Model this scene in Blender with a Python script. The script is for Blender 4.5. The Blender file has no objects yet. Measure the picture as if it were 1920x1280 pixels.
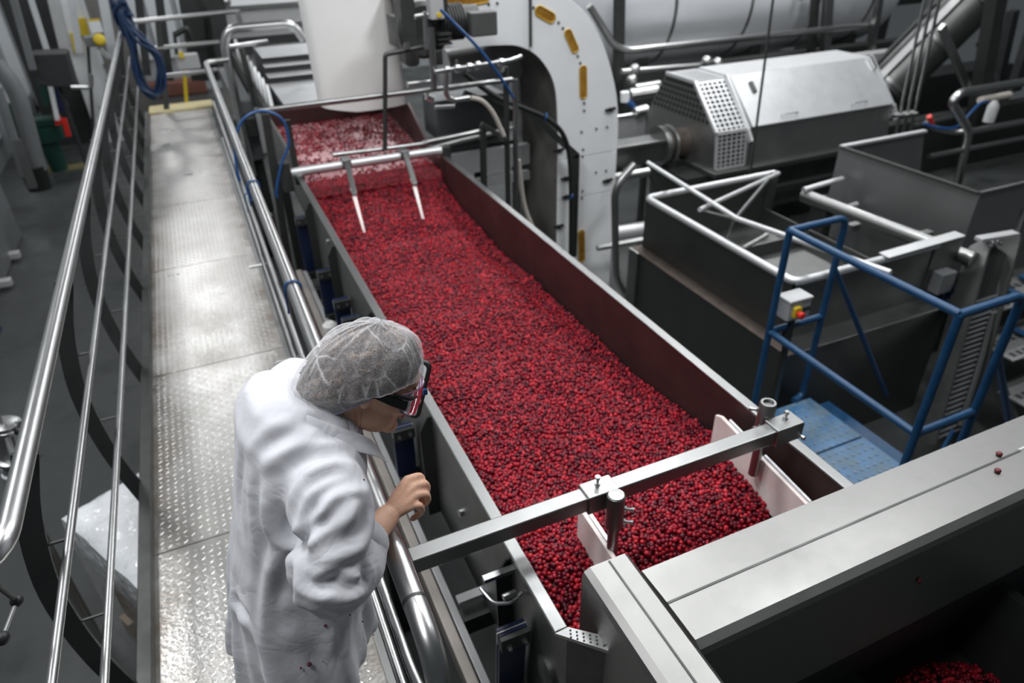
import bpy, bmesh, math, random
import numpy as np
from mathutils import Vector, Matrix, Euler, noise

PI = math.pi
R = math.radians
scene = bpy.context.scene
COL = scene.collection
random.seed(7)

# ------------------------------------------------------------------ camera
cam_data = bpy.data.cameras.new('camera')
cam = bpy.data.objects.new('camera', cam_data)
COL.objects.link(cam)
cam_data.sensor_width = 36.0
cam_data.lens = 24.349
cam_data.clip_start = 0.02
cam_data.clip_end = 100
cam.matrix_world = Matrix([[0.912512, 0.235088, -0.334746, 0], [-0.408456, 0.479622, -0.776612, 0], [-0.022021, 0.845397, 0.533684, 2.25], [0, 0, 0, 1]])
cam_data.dof.use_dof = True
cam_data.dof.focus_distance = 1.46
cam_data.dof.aperture_fstop = 3.0
scene.camera = cam

# ------------------------------------------------------------------ light and exposure
world = bpy.data.worlds.new('hall_ambient')
scene.world = world
world.use_nodes = True
bg = world.node_tree.nodes['Background']
bg.inputs['Color'].default_value = (0.78, 0.88, 0.95, 1)
bg.inputs['Strength'].default_value = 0.07
scene.view_settings.view_transform = 'Standard'
scene.view_settings.look = 'None'
scene.view_settings.gamma = 1.0
scene.view_settings.use_curve_mapping = False
scene.view_settings.exposure = 0.0


def hall_lamp(x, y, z, sx, sy, power, col=(0.97, 0.98, 1.0)):
    d = bpy.data.lights.new('hall_lamp', 'AREA')
    d.shape = 'RECTANGLE'
    d.size = sx
    d.size_y = sy
    d.energy = power
    d.color = col
    o = bpy.data.objects.new('hall_lamp', d)
    o.location = (x, y, z)
    COL.objects.link(o)


# rows of high-bay fixtures, one over the trough added to brighten the elevator
for lx, ly, pw_ in ((-1.3, 0.6, 85), (-0.8, 2.2, 95), (-2.5, 5.6, 95), (-0.83, 11.4, 70), (-0.6, 16.5, 90), (-0.57, 22.0, 90),
                    (3.6, 2.0, 110), (3.6, 5.2, 110), (3.6, 8.8, 110), (3.6, 12.4, 105), (3.6, 16.0, 105),
                    (8.2, 2.0, 60), (8.2, 5.6, 90), (8.2, 8.2, 190), (1.6, 3.4, 60), (8.2, 12.4, 110), (8.2, 16.0, 105)):
    hall_lamp(lx, ly, 4.8, 0.9, 0.9, pw_)

# ------------------------------------------------------------------ helpers
ORG = {}                                     # world origin of every object built


def V(*a):
    return Vector(a if len(a) > 1 else a[0])


class MB:
    """collects solid shapes, then links them as one mesh object"""

    def __init__(s):
        s.v = []
        s.f = []

    def add(s, vs, fs):
        n = len(s.v)
        s.v += [tuple(v) for v in vs]
        s.f += [tuple(i + n for i in f) for f in fs]
        return s

    def box(s, x0, x1, y0, y1, z0, z1):
        vs = [(x0, y0, z0), (x1, y0, z0), (x1, y1, z0), (x0, y1, z0),
              (x0, y0, z1), (x1, y0, z1), (x1, y1, z1), (x0, y1, z1)]
        return s.add(vs, [(3, 2, 1, 0), (4, 5, 6, 7), (0, 1, 5, 4), (1, 2, 6, 5), (2, 3, 7, 6), (3, 0, 4, 7)])

    def obox(s, c, sx, sy, sz, rot=(0, 0, 0)):
        m = Euler(rot).to_matrix()
        c = V(c)
        vs = [c + m @ V(a * sx / 2, b * sy / 2, d * sz / 2) for d in (-1, 1) for a, b in ((-1, -1), (1, -1), (1, 1), (-1, 1))]
        return s.add(vs, [(3, 2, 1, 0), (4, 5, 6, 7), (0, 1, 5, 4), (1, 2, 6, 5), (2, 3, 7, 6), (3, 0, 4, 7)])

    def bar(s, p0, p1, w, h, up=(0, 0, 1)):
        p0, p1 = V(p0), V(p1)
        d = (p1 - p0).normalized()
        up = V(up)
        a = d.cross(up)
        if a.length < 1e-4:
            a = d.cross(V(1, 0, 0))
        a.normalize()
        b = a.cross(d).normalized()
        vs = [p + a * (i * w / 2) + b * (j * h / 2) for p in (p0, p1) for i, j in ((-1, -1), (1, -1), (1, 1), (-1, 1))]
        return s.add(vs, [(3, 2, 1, 0), (4, 5, 6, 7), (0, 1, 5, 4), (1, 2, 6, 5), (2, 3, 7, 6), (3, 0, 4, 7)])

    def strip(s, pts, w, t, side):
        """flat bar along pts: width w along side, thickness t across it"""
        pts = [V(p) for p in pts]
        side = V(side).normalized()
        n = len(pts)
        vs = []
        for i, p in enumerate(pts):
            d = (pts[min(i + 1, n - 1)] - pts[max(i - 1, 0)]).normalized()
            nn = d.cross(side).normalized()
            for a, b in ((-1, -1), (1, -1), (1, 1), (-1, 1)):
                vs.append(p + side * (a * w / 2) + nn * (b * t / 2))
        fs = [(3, 2, 1, 0), tuple(4 * (n - 1) + k for k in range(4))]
        for i in range(n - 1):
            for k in range(4):
                fs.append((4 * i + k, 4 * i + (k + 1) % 4, 4 * i + 4 + (k + 1) % 4, 4 * i + 4 + k))
        return s.add(vs, fs)

    def tube(s, pts, r, n=10, closed=False):
        pts = [V(p) for p in pts]
        m = len(pts)
        rr = r if isinstance(r, (list, tuple)) else [r] * m
        vs, fs = [], []
        prev = None
        for i, p in enumerate(pts):
            if closed:
                d = pts[(i + 1) % m] - pts[i - 1]
            else:
                d = pts[min(i + 1, m - 1)] - pts[max(i - 1, 0)]
            d.normalize()
            if prev is None:
                a = d.orthogonal().normalized()
            else:
                a = prev - d * prev.dot(d)
                a = a.normalized() if a.length > 1e-6 else d.orthogonal().normalized()
            prev = a
            b = d.cross(a)
            for k in range(n):
                t = 2 * PI * k / n
                vs.append(p + (a * math.cos(t) + b * math.sin(t)) * rr[i])
        last = m if closed else m - 1
        for i in range(last):
            j = (i + 1) % m
            for k in range(n):
                fs.append((i * n + k, i * n + (k + 1) % n, j * n + (k + 1) % n, j * n + k))
        if not closed:
            fs.append(tuple(range(n - 1, -1, -1)))
            fs.append(tuple((m - 1) * n + k for k in range(n)))
        return s.add(vs, fs)

    def cyl(s, p0, p1, r, n=14, r1=None):
        return s.tube([p0, p1], [r, r if r1 is None else r1], n)

    def prism(s, poly, vec):
        vec = V(vec)
        n = len(poly)
        a = [V(p) for p in poly]
        b = [p + vec for p in a]
        fs = [tuple(range(n - 1, -1, -1)), tuple(range(n, 2 * n))]
        for i in range(n):
            j = (i + 1) % n
            fs.append((i, j, n + j, n + i))
        return s.add(a + b, fs)

    def lathe(s, prof, p0, axis, n=20):
        axis = V(axis).normalized()
        a = axis.orthogonal().normalized()
        b = axis.cross(a)
        p0 = V(p0)
        vs, fs = [], []
        for r, t in prof:
            for k in range(n):
                q = 2 * PI * k / n
                vs.append(p0 + axis * t + (a * math.cos(q) + b * math.sin(q)) * r)
        m = len(prof)
        for i in range(m - 1):
            for k in range(n):
                fs.append((i * n + k, i * n + (k + 1) % n, (i + 1) * n + (k + 1) % n, (i + 1) * n + k))
        fs.append(tuple(range(n - 1, -1, -1)))
        fs.append(tuple((m - 1) * n + k for k in range(n)))
        return s.add(vs, fs)

    def ball(s, c, rx, ry=None, rz=None, nu=14, nv=9):
        ry = rx if ry is None else ry
        rz = rx if rz is None else rz
        c = V(c)
        vs = [c + V(0, 0, -rz)]
        for j in range(1, nv):
            ph = -PI / 2 + PI * j / nv
            for i in range(nu):
                t = 2 * PI * i / nu
                vs.append(c + V(rx * math.cos(ph) * math.cos(t), ry * math.cos(ph) * math.sin(t), rz * math.sin(ph)))
        vs.append(c + V(0, 0, rz))
        fs = []
        for i in range(nu):
            fs.append((0, 1 + (i + 1) % nu, 1 + i))
            fs.append((len(vs) - 1, 1 + (nv - 2) * nu + i, 1 + (nv - 2) * nu + (i + 1) % nu))
        for j in range(nv - 2):
            for i in range(nu):
                k = 1 + j * nu
                fs.append((k + i, k + (i + 1) % nu, k + nu + (i + 1) % nu, k + nu + i))
        return s.add(vs, fs)

    def rbox(s, x0, x1, y0, y1, z0, z1, r, n=4, axis='z'):
        """box with its edges along one axis rounded"""
        if axis == 'z':
            u0, u1, w0, w1 = x0, x1, y0, y1
        elif axis == 'x':
            u0, u1, w0, w1 = y0, y1, z0, z1
        else:
            u0, u1, w0, w1 = x0, x1, z0, z1
        poly = []
        for cu, cw, a0 in ((u1 - r, w1 - r, 0), (u0 + r, w1 - r, 90), (u0 + r, w0 + r, 180), (u1 - r, w0 + r, 270)):
            for k in range(n + 1):
                t = R(a0 + 90 * k / n)
                poly.append((cu + r * math.cos(t), cw + r * math.sin(t)))
        if axis == 'z':
            return s.prism([(u, w, z0) for u, w in poly], (0, 0, z1 - z0))
        if axis == 'x':
            return s.prism([(x0, u, w) for u, w in poly], (x1 - x0, 0, 0))
        return s.prism([(u, y0, w) for u, w in poly], (0, y1 - y0, 0))

    def build(s, name, m, parent=None, bevel=0.0, angle=35, recalc=True, subsurf=0):
        me = bpy.data.meshes.new(name)
        vs = np.array(s.v, dtype=float).reshape(-1, 3)
        if parent is not None:
            org = ORG[parent.name]
        else:
            lo, hi = vs.min(0), vs.max(0)
            org = Vector(((lo[0] + hi[0]) / 2, (lo[1] + hi[1]) / 2, lo[2]))
        me.from_pydata((vs - np.array(org)).tolist(), [], s.f)
        if recalc:
            bm = bmesh.new()
            bm.from_mesh(me)
            bmesh.ops.recalc_face_normals(bm, faces=bm.faces)
            bm.to_mesh(me)
            bm.free()
        me.shade_smooth()
        me.set_sharp_from_angle(angle=R(angle))
        me.materials.append(m)
        o = bpy.data.objects.new(name, me)
        COL.objects.link(o)
        if parent is not None:
            o.parent = parent
        else:
            o.location = org
        ORG[o.name] = Vector(org)
        if bevel:
            b = o.modifiers.new('bevel', 'BEVEL')
            b.width = bevel
            b.segments = 2
            b.limit_method = 'ANGLE'
            b.angle_limit = R(40)
            b.harden_normals = True
        if subsurf:
            b = o.modifiers.new('subsurf', 'SUBSURF')
            b.levels = b.render_levels = subsurf
        return o


def tag(o, label=None, cat=None, group=None, kind=None):
    if label:
        o['label'] = label
    if cat:
        o['category'] = cat
    if group:
        o['group'] = group
    if kind:
        o['kind'] = kind
    return o


def thing(name, label, cat, loc, group=None):
    o = bpy.data.objects.new(name, None)
    o.empty_display_size = 0.1
    COL.objects.link(o)
    o.location = loc
    ORG[o.name] = Vector(loc)
    return tag(o, label, cat, group)


def dup(o, parent=None):
    c = o.copy()
    COL.objects.link(c)
    if parent is not None:
        c.parent = parent
    ORG[c.name] = ORG[o.name].copy()
    for ch in list(o.children):
        dup(ch, c)
    return c


def fillet(pts, r, n=5, closed=False):
    """round the corners of a polyline"""
    pts = [V(p) for p in pts]
    out = []
    m = len(pts)
    for i, p in enumerate(pts):
        if not closed and i in (0, m - 1):
            out.append(p)
            continue
        a, b = pts[i - 1], pts[(i + 1) % m]
        da, db = (a - p), (b - p)
        k = min(r, da.length * 0.48, db.length * 0.48)
        q0, q1 = p + da.normalized() * k, p + db.normalized() * k
        for j in range(n + 1):
            t = j / n
            out.append(q0 * (1 - t) ** 2 + p * (2 * t * (1 - t)) + q1 * t ** 2)
    return out


def spline(pts, n=8, closed=False):
    """Catmull-Rom through the points"""
    pts = [V(p) for p in pts]
    m = len(pts)
    out = []
    segs = m if closed else m - 1
    for i in range(segs):
        if closed:
            p0, p1, p2, p3 = pts[i - 1], pts[i], pts[(i + 1) % m], pts[(i + 2) % m]
        else:
            p0, p1, p2, p3 = pts[max(i - 1, 0)], pts[i], pts[i + 1], pts[min(i + 2, m - 1)]
        for j in range(n):
            t = j / n
            out.append(0.5 * ((2 * p1) + (p2 - p0) * t + (2 * p0 - 5 * p1 + 4 * p2 - p3) * t * t + (3 * p1 - p0 - 3 * p2 + p3) * t ** 3))
    if not closed:
        out.append(pts[-1])
    return out


# ------------------------------------------------------------------ materials
def mat(name, col, rough=0.5, metal=0.0, var=0.0, vscale=6.0, col2=None, bump=0.0, bscale=40.0, stretch=None,
        rvar=0.0, coat=0.0, spec=0.5, sss=0.0):
    """principled material with a noise-driven colour, roughness and relief"""
    m = bpy.data.materials.new(name)
    m.use_nodes = True
    nt = m.node_tree
    p = nt.nodes['Principled BSDF']
    p.inputs['Base Color'].default_value = (*col, 1)
    p.inputs['Roughness'].default_value = rough
    p.inputs['Metallic'].default_value = metal
    p.inputs['Specular IOR Level'].default_value = spec
    p.inputs['Coat Weight'].default_value = coat
    p.inputs['Coat Roughness'].default_value = 0.15
    if sss:
        p.inputs['Subsurface Weight'].default_value = sss
        p.inputs['Subsurface Radius'].default_value = (0.02, 0.008, 0.005)
        p.inputs['Subsurface Scale'].default_value = 0.25
    tc = nt.nodes.new('ShaderNodeTexCoord')
    mp = nt.nodes.new('ShaderNodeMapping')
    nt.links.new(tc.outputs['Object'], mp.inputs['Vector'])
    if stretch:
        mp.inputs['Scale'].default_value = stretch
    if var or col2 or rvar:
        nz = nt.nodes.new('ShaderNodeTexNoise')
        nz.inputs['Scale'].default_value = vscale
        nz.inputs['Detail'].default_value = 6
        nz.inputs['Roughness'].default_value = 0.6
        nt.links.new(mp.outputs['Vector'], nz.inputs['Vector'])
        rp = nt.nodes.new('ShaderNodeMapRange')
        rp.inputs['From Min'].default_value = 0.3
        rp.inputs['From Max'].default_value = 0.7
        nt.links.new(nz.outputs['Fac'], rp.inputs['Value'])
        if var or col2:
            mx = nt.nodes.new('ShaderNodeMix')
            mx.data_type = 'RGBA'
            c2 = col2 if col2 else tuple(max(0, c * (1 - var)) for c in col)
            mx.inputs['A'].default_value = (*col, 1)
            mx.inputs['B'].default_value = (*c2, 1)
            nt.links.new(rp.outputs['Result'], mx.inputs['Factor'])
            nt.links.new(mx.outputs['Result'], p.inputs['Base Color'])
        if rvar:
            r2 = nt.nodes.new('ShaderNodeMapRange')
            r2.inputs['To Min'].default_value = max(0.02, rough - rvar)
            r2.inputs['To Max'].default_value = min(1, rough + rvar)
            nt.links.new(rp.outputs['Result'], r2.inputs['Value'])
            nt.links.new(r2.outputs['Result'], p.inputs['Roughness'])
    if bump:
        nb = nt.nodes.new('ShaderNodeTexNoise')
        nb.inputs['Scale'].default_value = bscale
        nb.inputs['Detail'].default_value = 4
        nt.links.new(mp.outputs['Vector'], nb.inputs['Vector'])
        bp = nt.nodes.new('ShaderNodeBump')
        bp.inputs['Strength'].default_value = bump
        bp.inputs['Distance'].default_value = 0.01
        nt.links.new(nb.outputs['Fac'], bp.inputs['Height'])
        nt.links.new(bp.outputs['Normal'], p.inputs['Normal'])
    return m


M = {
    'steel': mat('brushed_steel', (0.34, 0.345, 0.34), 0.38, 1, var=0.18, vscale=5, rvar=0.06),
    'steel_wall': mat('dull_sheet_steel', (0.20, 0.205, 0.20), 0.45, 1, var=0.22, vscale=3, rvar=0.08),
    'steel_dark': mat('dark_worn_steel', (0.11, 0.115, 0.11), 0.5, 0.9, var=0.3, vscale=6, rvar=0.08),
    'tube': mat('polished_tube', (0.52, 0.525, 0.52), 0.33, 1, var=0.12, vscale=12, rvar=0.03),
    'bright': mat('bright_satin_steel', (0.66, 0.67, 0.675), 0.42, 0.6, var=0.12, vscale=7),
    'black': mat('black_rubber', (0.012, 0.013, 0.013), 0.5, var=0.3),
    'dark': mat('dark_machine_paint', (0.03, 0.033, 0.033), 0.55, var=0.4, vscale=5),
    'white': mat('white_plastic', (0.85, 0.87, 0.875), 0.42, var=0.08, vscale=3, rvar=0.08),
    'cream': mat('milky_plastic', (0.88, 0.89, 0.86), 0.45, var=0.05, vscale=2),
    'berry_white': mat('stained_white_plastic', (0.78, 0.755, 0.73), 0.4, col2=(0.74, 0.60, 0.57), vscale=9),
    'amber': mat('amber_plastic', (0.42, 0.22, 0.03), 0.3, col2=(0.22, 0.1, 0.015), vscale=16),
    'navy': mat('navy_leaf_spring', (0.008, 0.018, 0.065), 0.4, var=0.3),
    'blue': mat('blue_cable', (0.012, 0.075, 0.24), 0.4, var=0.2),
    'blue_paint': mat('worn_blue_paint', (0.008, 0.047, 0.12), 0.4, col2=(0.013, 0.065, 0.15), vscale=14, rvar=0.12),
    'blue_deck': mat('scuffed_blue_deck', (0.02, 0.13, 0.31), 0.42, col2=(0.10, 0.15, 0.17), vscale=7, rvar=0.1),
    'yellow': mat('yellow_paint', (0.75, 0.55, 0.03), 0.45, var=0.15),
    'pale_yellow': mat('worn_yellow_nosing', (0.62, 0.52, 0.22), 0.6, col2=(0.5, 0.45, 0.3), vscale=9),
    'red': mat('red_plastic', (0.7, 0.03, 0.02), 0.35, var=0.1),
    'green': mat('dark_green_plastic', (0.006, 0.05, 0.035), 0.45, var=0.2),
    'grey': mat('grey_enclosure', (0.46, 0.47, 0.47), 0.5, var=0.1),
    'midgrey': mat('grey_painted_metal', (0.16, 0.17, 0.175), 0.5, var=0.2, vscale=3),
    'panel': mat('white_wall_panel', (0.55, 0.58, 0.6), 0.5, var=0.12, vscale=1.5),
    'brick_red': mat('red_brown_kerb', (0.16, 0.06, 0.04), 0.7, var=0.3),
    'hose': mat('beige_hose', (0.5, 0.46, 0.41), 0.5, var=0.15),
    'stain': mat('berry_stained_steel', (0.135, 0.088, 0.083), 0.42, 0.75, col2=(0.085, 0.05, 0.05), vscale=4, rvar=0.08),
    'beam_pink': mat('stained_bare_channel', (0.52, 0.475, 0.435), 0.5, 0.6, var=0.2, vscale=8),
    'motor': mat('grey_gearbox_paint', (0.05, 0.052, 0.05), 0.5, 0.2, var=0.3, vscale=8),
    'brown_edge': mat('rust_brown_edge', (0.13, 0.105, 0.09), 0.55, 0.6, var=0.4, vscale=12),
}

# ------------------------------------------------------------------ the setting
FZ = -1.3                                     # hall floor level; the walkway deck is z = 0


def concrete():
    m = mat('wet_concrete', (0.07, 0.075, 0.073), 0.42, var=0.45, vscale=1.1, col2=(0.03, 0.034, 0.034), rvar=0.26)
    return m


fl = MB().box(-3.2, 15.0, -2.0, 19.0, FZ - 0.1, FZ).build('floor', concrete())
tag(fl, kind='structure')
wb = MB().box(-3.2, 15.0, 18.6, 18.8, FZ, 4.6).build('wall_back', mat('back_wall_grey', (0.30, 0.32, 0.33), 0.6, var=0.2))
tag(wb, kind='structure')
for i in range(9):                            # upright cladding sheets
    x = -3.0 + i * 0.62
    MB().box(x, x + 0.5, 18.54, 18.6, -0.55, 4.5).build('cladding_panel', M['panel'], wb, bevel=0.01)
wl = MB().box(-3.3, -3.2, 3.0, 18.8, FZ, 4.6).build('wall_left', mat('left_wall_grey', (0.26, 0.28, 0.29), 0.6, var=0.3))
tag(wl, kind='structure')
for i in range(6):
    y = 8.2 + i * 1.75
    MB().box(-3.2, -3.14, y, y + 1.1, -0.9, 4.2).build('cladding_panel', M['panel'], wl, bevel=0.01)
kb = MB().rbox(-3.1, 0.3, 18.1, 18.5, FZ, FZ + 0.32, 0.04, axis='x').build('trim_1', M['brick_red'])
tag(kb, kind='structure')
kb = MB().box(-2.75, -1.7, 13.2, 13.55, FZ, FZ + 0.004).build('trim_2', mat('worn_yellow_floor_paint', (0.22, 0.19, 0.05), 0.5, col2=(0.09, 0.09, 0.07), vscale=7))
tag(kb, 'worn yellow painted stripe on the floor', kind='structure')

# ------------------------------------------------------------------ walkway
WX0, WX1 = -0.6, 0.13
wk = thing('walkway', 'raised walkway of silvery tread plate beside the berry trough', 'walkway', (-0.235, 2.0, -0.1))
tread = mat('tread_plate', (0.62, 0.61, 0.59), 0.33, 0.85, col2=(0.46, 0.445, 0.415), vscale=2.6, rvar=0.07, bump=0.15, bscale=60)


def grime(m):
    """brown dirt ground into the plate along both edges of the walkway"""
    nt = m.node_tree
    p = nt.nodes['Principled BSDF']
    src = p.inputs['Base Color'].links[0].from_socket
    tc = nt.nodes.new('ShaderNodeTexCoord')
    sp = nt.nodes.new('ShaderNodeSeparateXYZ')
    nt.links.new(tc.outputs['Object'], sp.inputs['Vector'])
    ab = nt.nodes.new('ShaderNodeMath')
    ab.operation = 'ABSOLUTE'
    nt.links.new(sp.outputs['X'], ab.inputs[0])
    e = nt.nodes.new('ShaderNodeMapRange')
    e.inputs['From Min'].default_value = 0.17
    e.inputs['From Max'].default_value = 0.38
    nt.links.new(ab.outputs[0], e.inputs['Value'])
    nz = nt.nodes.new('ShaderNodeTexNoise')
    nz.inputs['Scale'].default_value = 5.5
    nz.inputs['Detail'].default_value = 5
    nt.links.new(tc.outputs['Object'], nz.inputs['Vector'])
    n2 = nt.nodes.new('ShaderNodeMapRange')
    n2.inputs['From Min'].default_value = 0.36
    n2.inputs['From Max'].default_value = 0.66
    nt.links.new(nz.outputs['Fac'], n2.inputs['Value'])
    mu = nt.nodes.new('ShaderNodeMath')
    mu.operation = 'MULTIPLY'
    nt.links.new(e.outputs['Result'], mu.inputs[0])
    nt.links.new(n2.outputs['Result'], mu.inputs[1])
    mx = nt.nodes.new('ShaderNodeMix')
    mx.data_type = 'RGBA'
    mx.inputs['B'].default_value = (0.20, 0.16, 0.12, 1)
    nt.links.new(mu.outputs[0], mx.inputs['Factor'])
    nt.links.new(src, mx.inputs['A'])
    nt.links.new(mx.outputs['Result'], p.inputs['Base Color'])


grime(tread)
tread_lug = mat('tread_lug_tops', (0.70, 0.69, 0.67), 0.28, 0.85, var=0.12, vscale=5)


def lugs(x0, x1, y0, y1, p=0.031):
    """diamond-pattern lugs pressed up from the plate"""
    b = MB()
    nx = int((x1 - x0 - 0.02) / p)
    ny = int((y1 - y0 - 0.012) / p)
    for j in range(ny):
        for i in range(nx):
            c = V(x0 + 0.015 + p * (i + 0.5), y0 + 0.006 + p * (j + 0.5), 0)
            a = PI / 4 if (i + j) % 2 else -PI / 4
            u = V(math.cos(a), math.sin(a), 0)
            w = V(-u.y, u.x, 0)
            vs = [c + u * 0.0135, c + w * 0.0048, c - u * 0.0135, c - w * 0.0048,
                  c + u * 0.006 + V(0, 0, 0.0028), c - u * 0.006 + V(0, 0, 0.0028)]
            b.add(vs, [(0, 1, 4), (1, 2, 5), (1, 5, 4), (2, 3, 5), (3, 0, 4), (3, 4, 5)])
    return b


SEAMS = [-0.45, 0.98, 2.41, 3.83, 5.33, 6.76, 8.2, 9.62, 10.5]
for a, b in zip(SEAMS, SEAMS[1:]):
    dp = MB().box(WX0, WX1, a + 0.003, b - 0.003, -0.012, 0).build('deck_panel', tread, wk)
    lg = lugs(WX0, WX1, a + 0.003, b - 0.003).build('tread_lugs', tread_lug, dp, angle=80, recalc=False)
    lg['kind'] = 'stuff'
MB().box(WX0, WX1, -0.45, 10.5, -0.03, -0.013).build('deck_frame', M['steel_dark'], wk)
MB().box(WX0 - 0.05, WX0, -0.45, 10.5, -0.16, 0.05).build('edge_channel', M['steel_dark'], wk, bevel=0.004)
MB().box(WX1, WX1 + 0.03, -0.45, 10.5, -0.16, 0.012).build('edge_channel', M['steel'], wk, bevel=0.004)
MB().rbox(WX0, WX1 + 0.07, 10.5, 10.9, -0.03, 0.03, 0.02, axis='x').build('step_nosing', M['pale_yellow'], wk)
for y in (0.4, 4.2, 8.0):
    for x in (WX0 + 0.06, WX1 - 0.06):
        MB().box(x - 0.03, x + 0.03, y - 0.03, y + 0.03, FZ, -0.1).build('support_leg', M['steel_dark'], wk)

# left guard railing with bowed flat posts
gr = thing('guard_railing', 'long steel railing with bowed dark flat posts on the left walkway edge', 'railing', (-0.64, 1.0, -0.1))
RX = -0.61
MB().tube(fillet([(RX - 0.35, 1.40, 0.92), (RX, 1.40, 1.09), (RX, 10.3, 1.09)], 0.07), 0.025, 16).build('handrail', M['tube'], gr)
MB().tube([(RX - 0.012, 0.6, 0.75), (RX - 0.012, 10.3, 0.75)], 0.0125, 12).build('mid_rail', M['tube'], gr)
MB().tube([(RX - 0.012, 0.6, 0.42), (RX - 0.012, 10.3, 0.42)], 0.0125, 12).build('mid_rail', M['tube'], gr)
for y in (1.78, 2.86, 3.9, 4.98, 5.95, 7.0, 8.0, 9.0, 10.0):
    pts = spline([(RX - 0.012, y, 1.068), (RX - 0.075, y, 0.86), (RX - 0.115, y, 0.62), (RX - 0.115, y, 0.4), (RX - 0.09, y, 0.18), (RX - 0.04, y, -0.06), (RX - 0.03, y, -0.12)], 4)
    ps = MB().strip(pts, 0.012, 0.062, (0, 1, 0)).build('post', M['dark'], gr)
    for z in (0.75, 0.42):
        MB().cyl((RX - 0.10, y, z), (RX - 0.012, y, z), 0.005, 8).build('rail_pin', M['steel_dark'], ps)

# right railing between walkway and trough
rr = thing('trough_railing', 'steel pipe railing between the walkway and the berry trough', 'railing', (0.16, 3.0, -0.1))
HX = 0.16
MB().tube(fillet([(HX, 0.76, 0.2), (HX, 0.76, 1.1), (HX, 7.2, 1.1), (0.36, 7.25, 1.1)], 0.11, 8), 0.0245, 18).build('handrail', M['tube'], rr)
wd = MB()
for y in (0.885,):
    wd.tube([(HX, y - 0.004, 1.1), (HX, y + 0.004, 1.1)], 0.0252, 18)
wd.build('weld_ring', M['steel_dark'], rr)
MB().tube(fillet([(HX - 0.015, 7.2, 0.76), (HX - 0.015, 0.96, 0.76), (HX + 0.0, 0.8, 0.79)], 0.06, 6), 0.0125, 12).build('mid_rail', M['tube'], rr)
MB().tube(fillet([(HX - 0.015, 7.2, 0.42), (HX - 0.015, 0.78, 0.42)], 0.06, 6), 0.0125, 12).build('mid_rail', M['tube'], rr)
for y in (1.9, 3.15, 4.4, 5.65, 6.9):
    MB().bar((HX + 0.028, y, -0.12), (HX + 0.028, y, 1.09), 0.01, 0.05, up=(0, 1, 0)).build('post', M['steel_dark'], rr)
for y, z in ((3.25, 0.42), (2.75, 0.42), (2.6, 0.76), (4.5, 0.42)):
    MB().cyl((HX - 0.1, y, z - 0.16), (HX + 0.02, y, z - 0.16), 0.011, 10).build('stub_bracket', M['tube'], rr)


def cable_tie(y, z, r, label, x=HX):
    b = MB()
    b.tube([(x + math.cos(t) * r, y, z + math.sin(t) * r) for t in [k * 2 * PI / 20 for k in range(20)]], 0.004, 6, closed=True)
    b.bar((x - r, y, z), (x - r - 0.004, y + 0.004, z - 0.10), 0.006, 0.003)
    return tag(b.build('cable_tie', M['blue']), label, 'cable tie', 'blue ties on the pipe railing')


cable_tie(2.35, 1.1, 0.029, 'blue cable tie on the trough handrail just behind her hairnet')
cable_tie(3.55, 1.1, 0.029, 'blue cable tie midway along the trough handrail, loop only')
cable_tie(4.35, 0.78, 0.026, 'blue cable tie on the thin rail under the trough handrail')

# ------------------------------------------------------------------ the berry trough
TX0, TX1, TZ = 0.535, 1.545, 0.70
TY0, TY1 = 0.93, 4.84
tr = thing('shaker_trough', 'long open steel trough full of red cranberries', 'trough', (1.04, 2.9, -0.2))
t = 0.006
w = MB()
w.box(TX0 - t, TX0, TY0, TY1, 0.12, TZ)
w.build('side_wall', M['steel_wall'], tr)
w = MB()
w.box(TX1, TX1 + t, TY0 - 0.11, TY1, 0.12, TZ)
w.build('side_wall', M['stain'], tr)
MB().box(TX0, TX1, TY0 - 0.11, TY1, 0.28, 0.30).build('pan', M['stain'], tr)
MB().box(TX0, TX1, TY0 - 0.122, TY0 - 0.11, 0.28, 0.5).build('end_plate', M['steel_wall'], tr)
# flat rims
MB().box(TX0 - 0.03, TX0 + 0.008, TY0 + 0.02, TY1, TZ, TZ + 0.012).build('rim', M['steel'], tr, bevel=0.004)
MB().box(TX1 - 0.006, TX1 + 0.034, TY0 - 0.11, TY1, TZ, TZ + 0.012).build('rim', M['steel'], tr, bevel=0.004)
# chamfered near corner with a perforated flange
MB().prism([(TX0 - t, TY0, 0.12), (TX0, TY0, 0.12), (TX0 + 0.12, TY0 - 0.11, 0.12), (TX0 + 0.115, TY0 - 0.118, 0.12)], (0, 0, TZ - 0.12)).build('corner_wall', M['steel_dark'], tr)
fp = MB().prism([(TX0 - 0.03, TY0 + 0.018, TZ), (TX0 + 0.008, TY0 + 0.02, TZ), (TX0 + 0.135, TY0 - 0.09, TZ), (TX0 + 0.11, TY0 - 0.125, TZ)], (0, 0, 0.012)).build('corner_flange', M['steel'], tr)
hb = MB()
for i in range(10):
    for j in range(3):
        c = V(TX0 + 0.0 + 0.0125 * i + 0.004 * j, TY0 + 0.0 - 0.0108 * i + 0.009 * (j - 1), TZ + 0.012)
        hb.cyl(c, c + V(0, 0, 0.0015), 0.0028, 6)
h = hb.build('perforations', M['dark'], fp)
h['kind'] = 'stuff'
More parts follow.
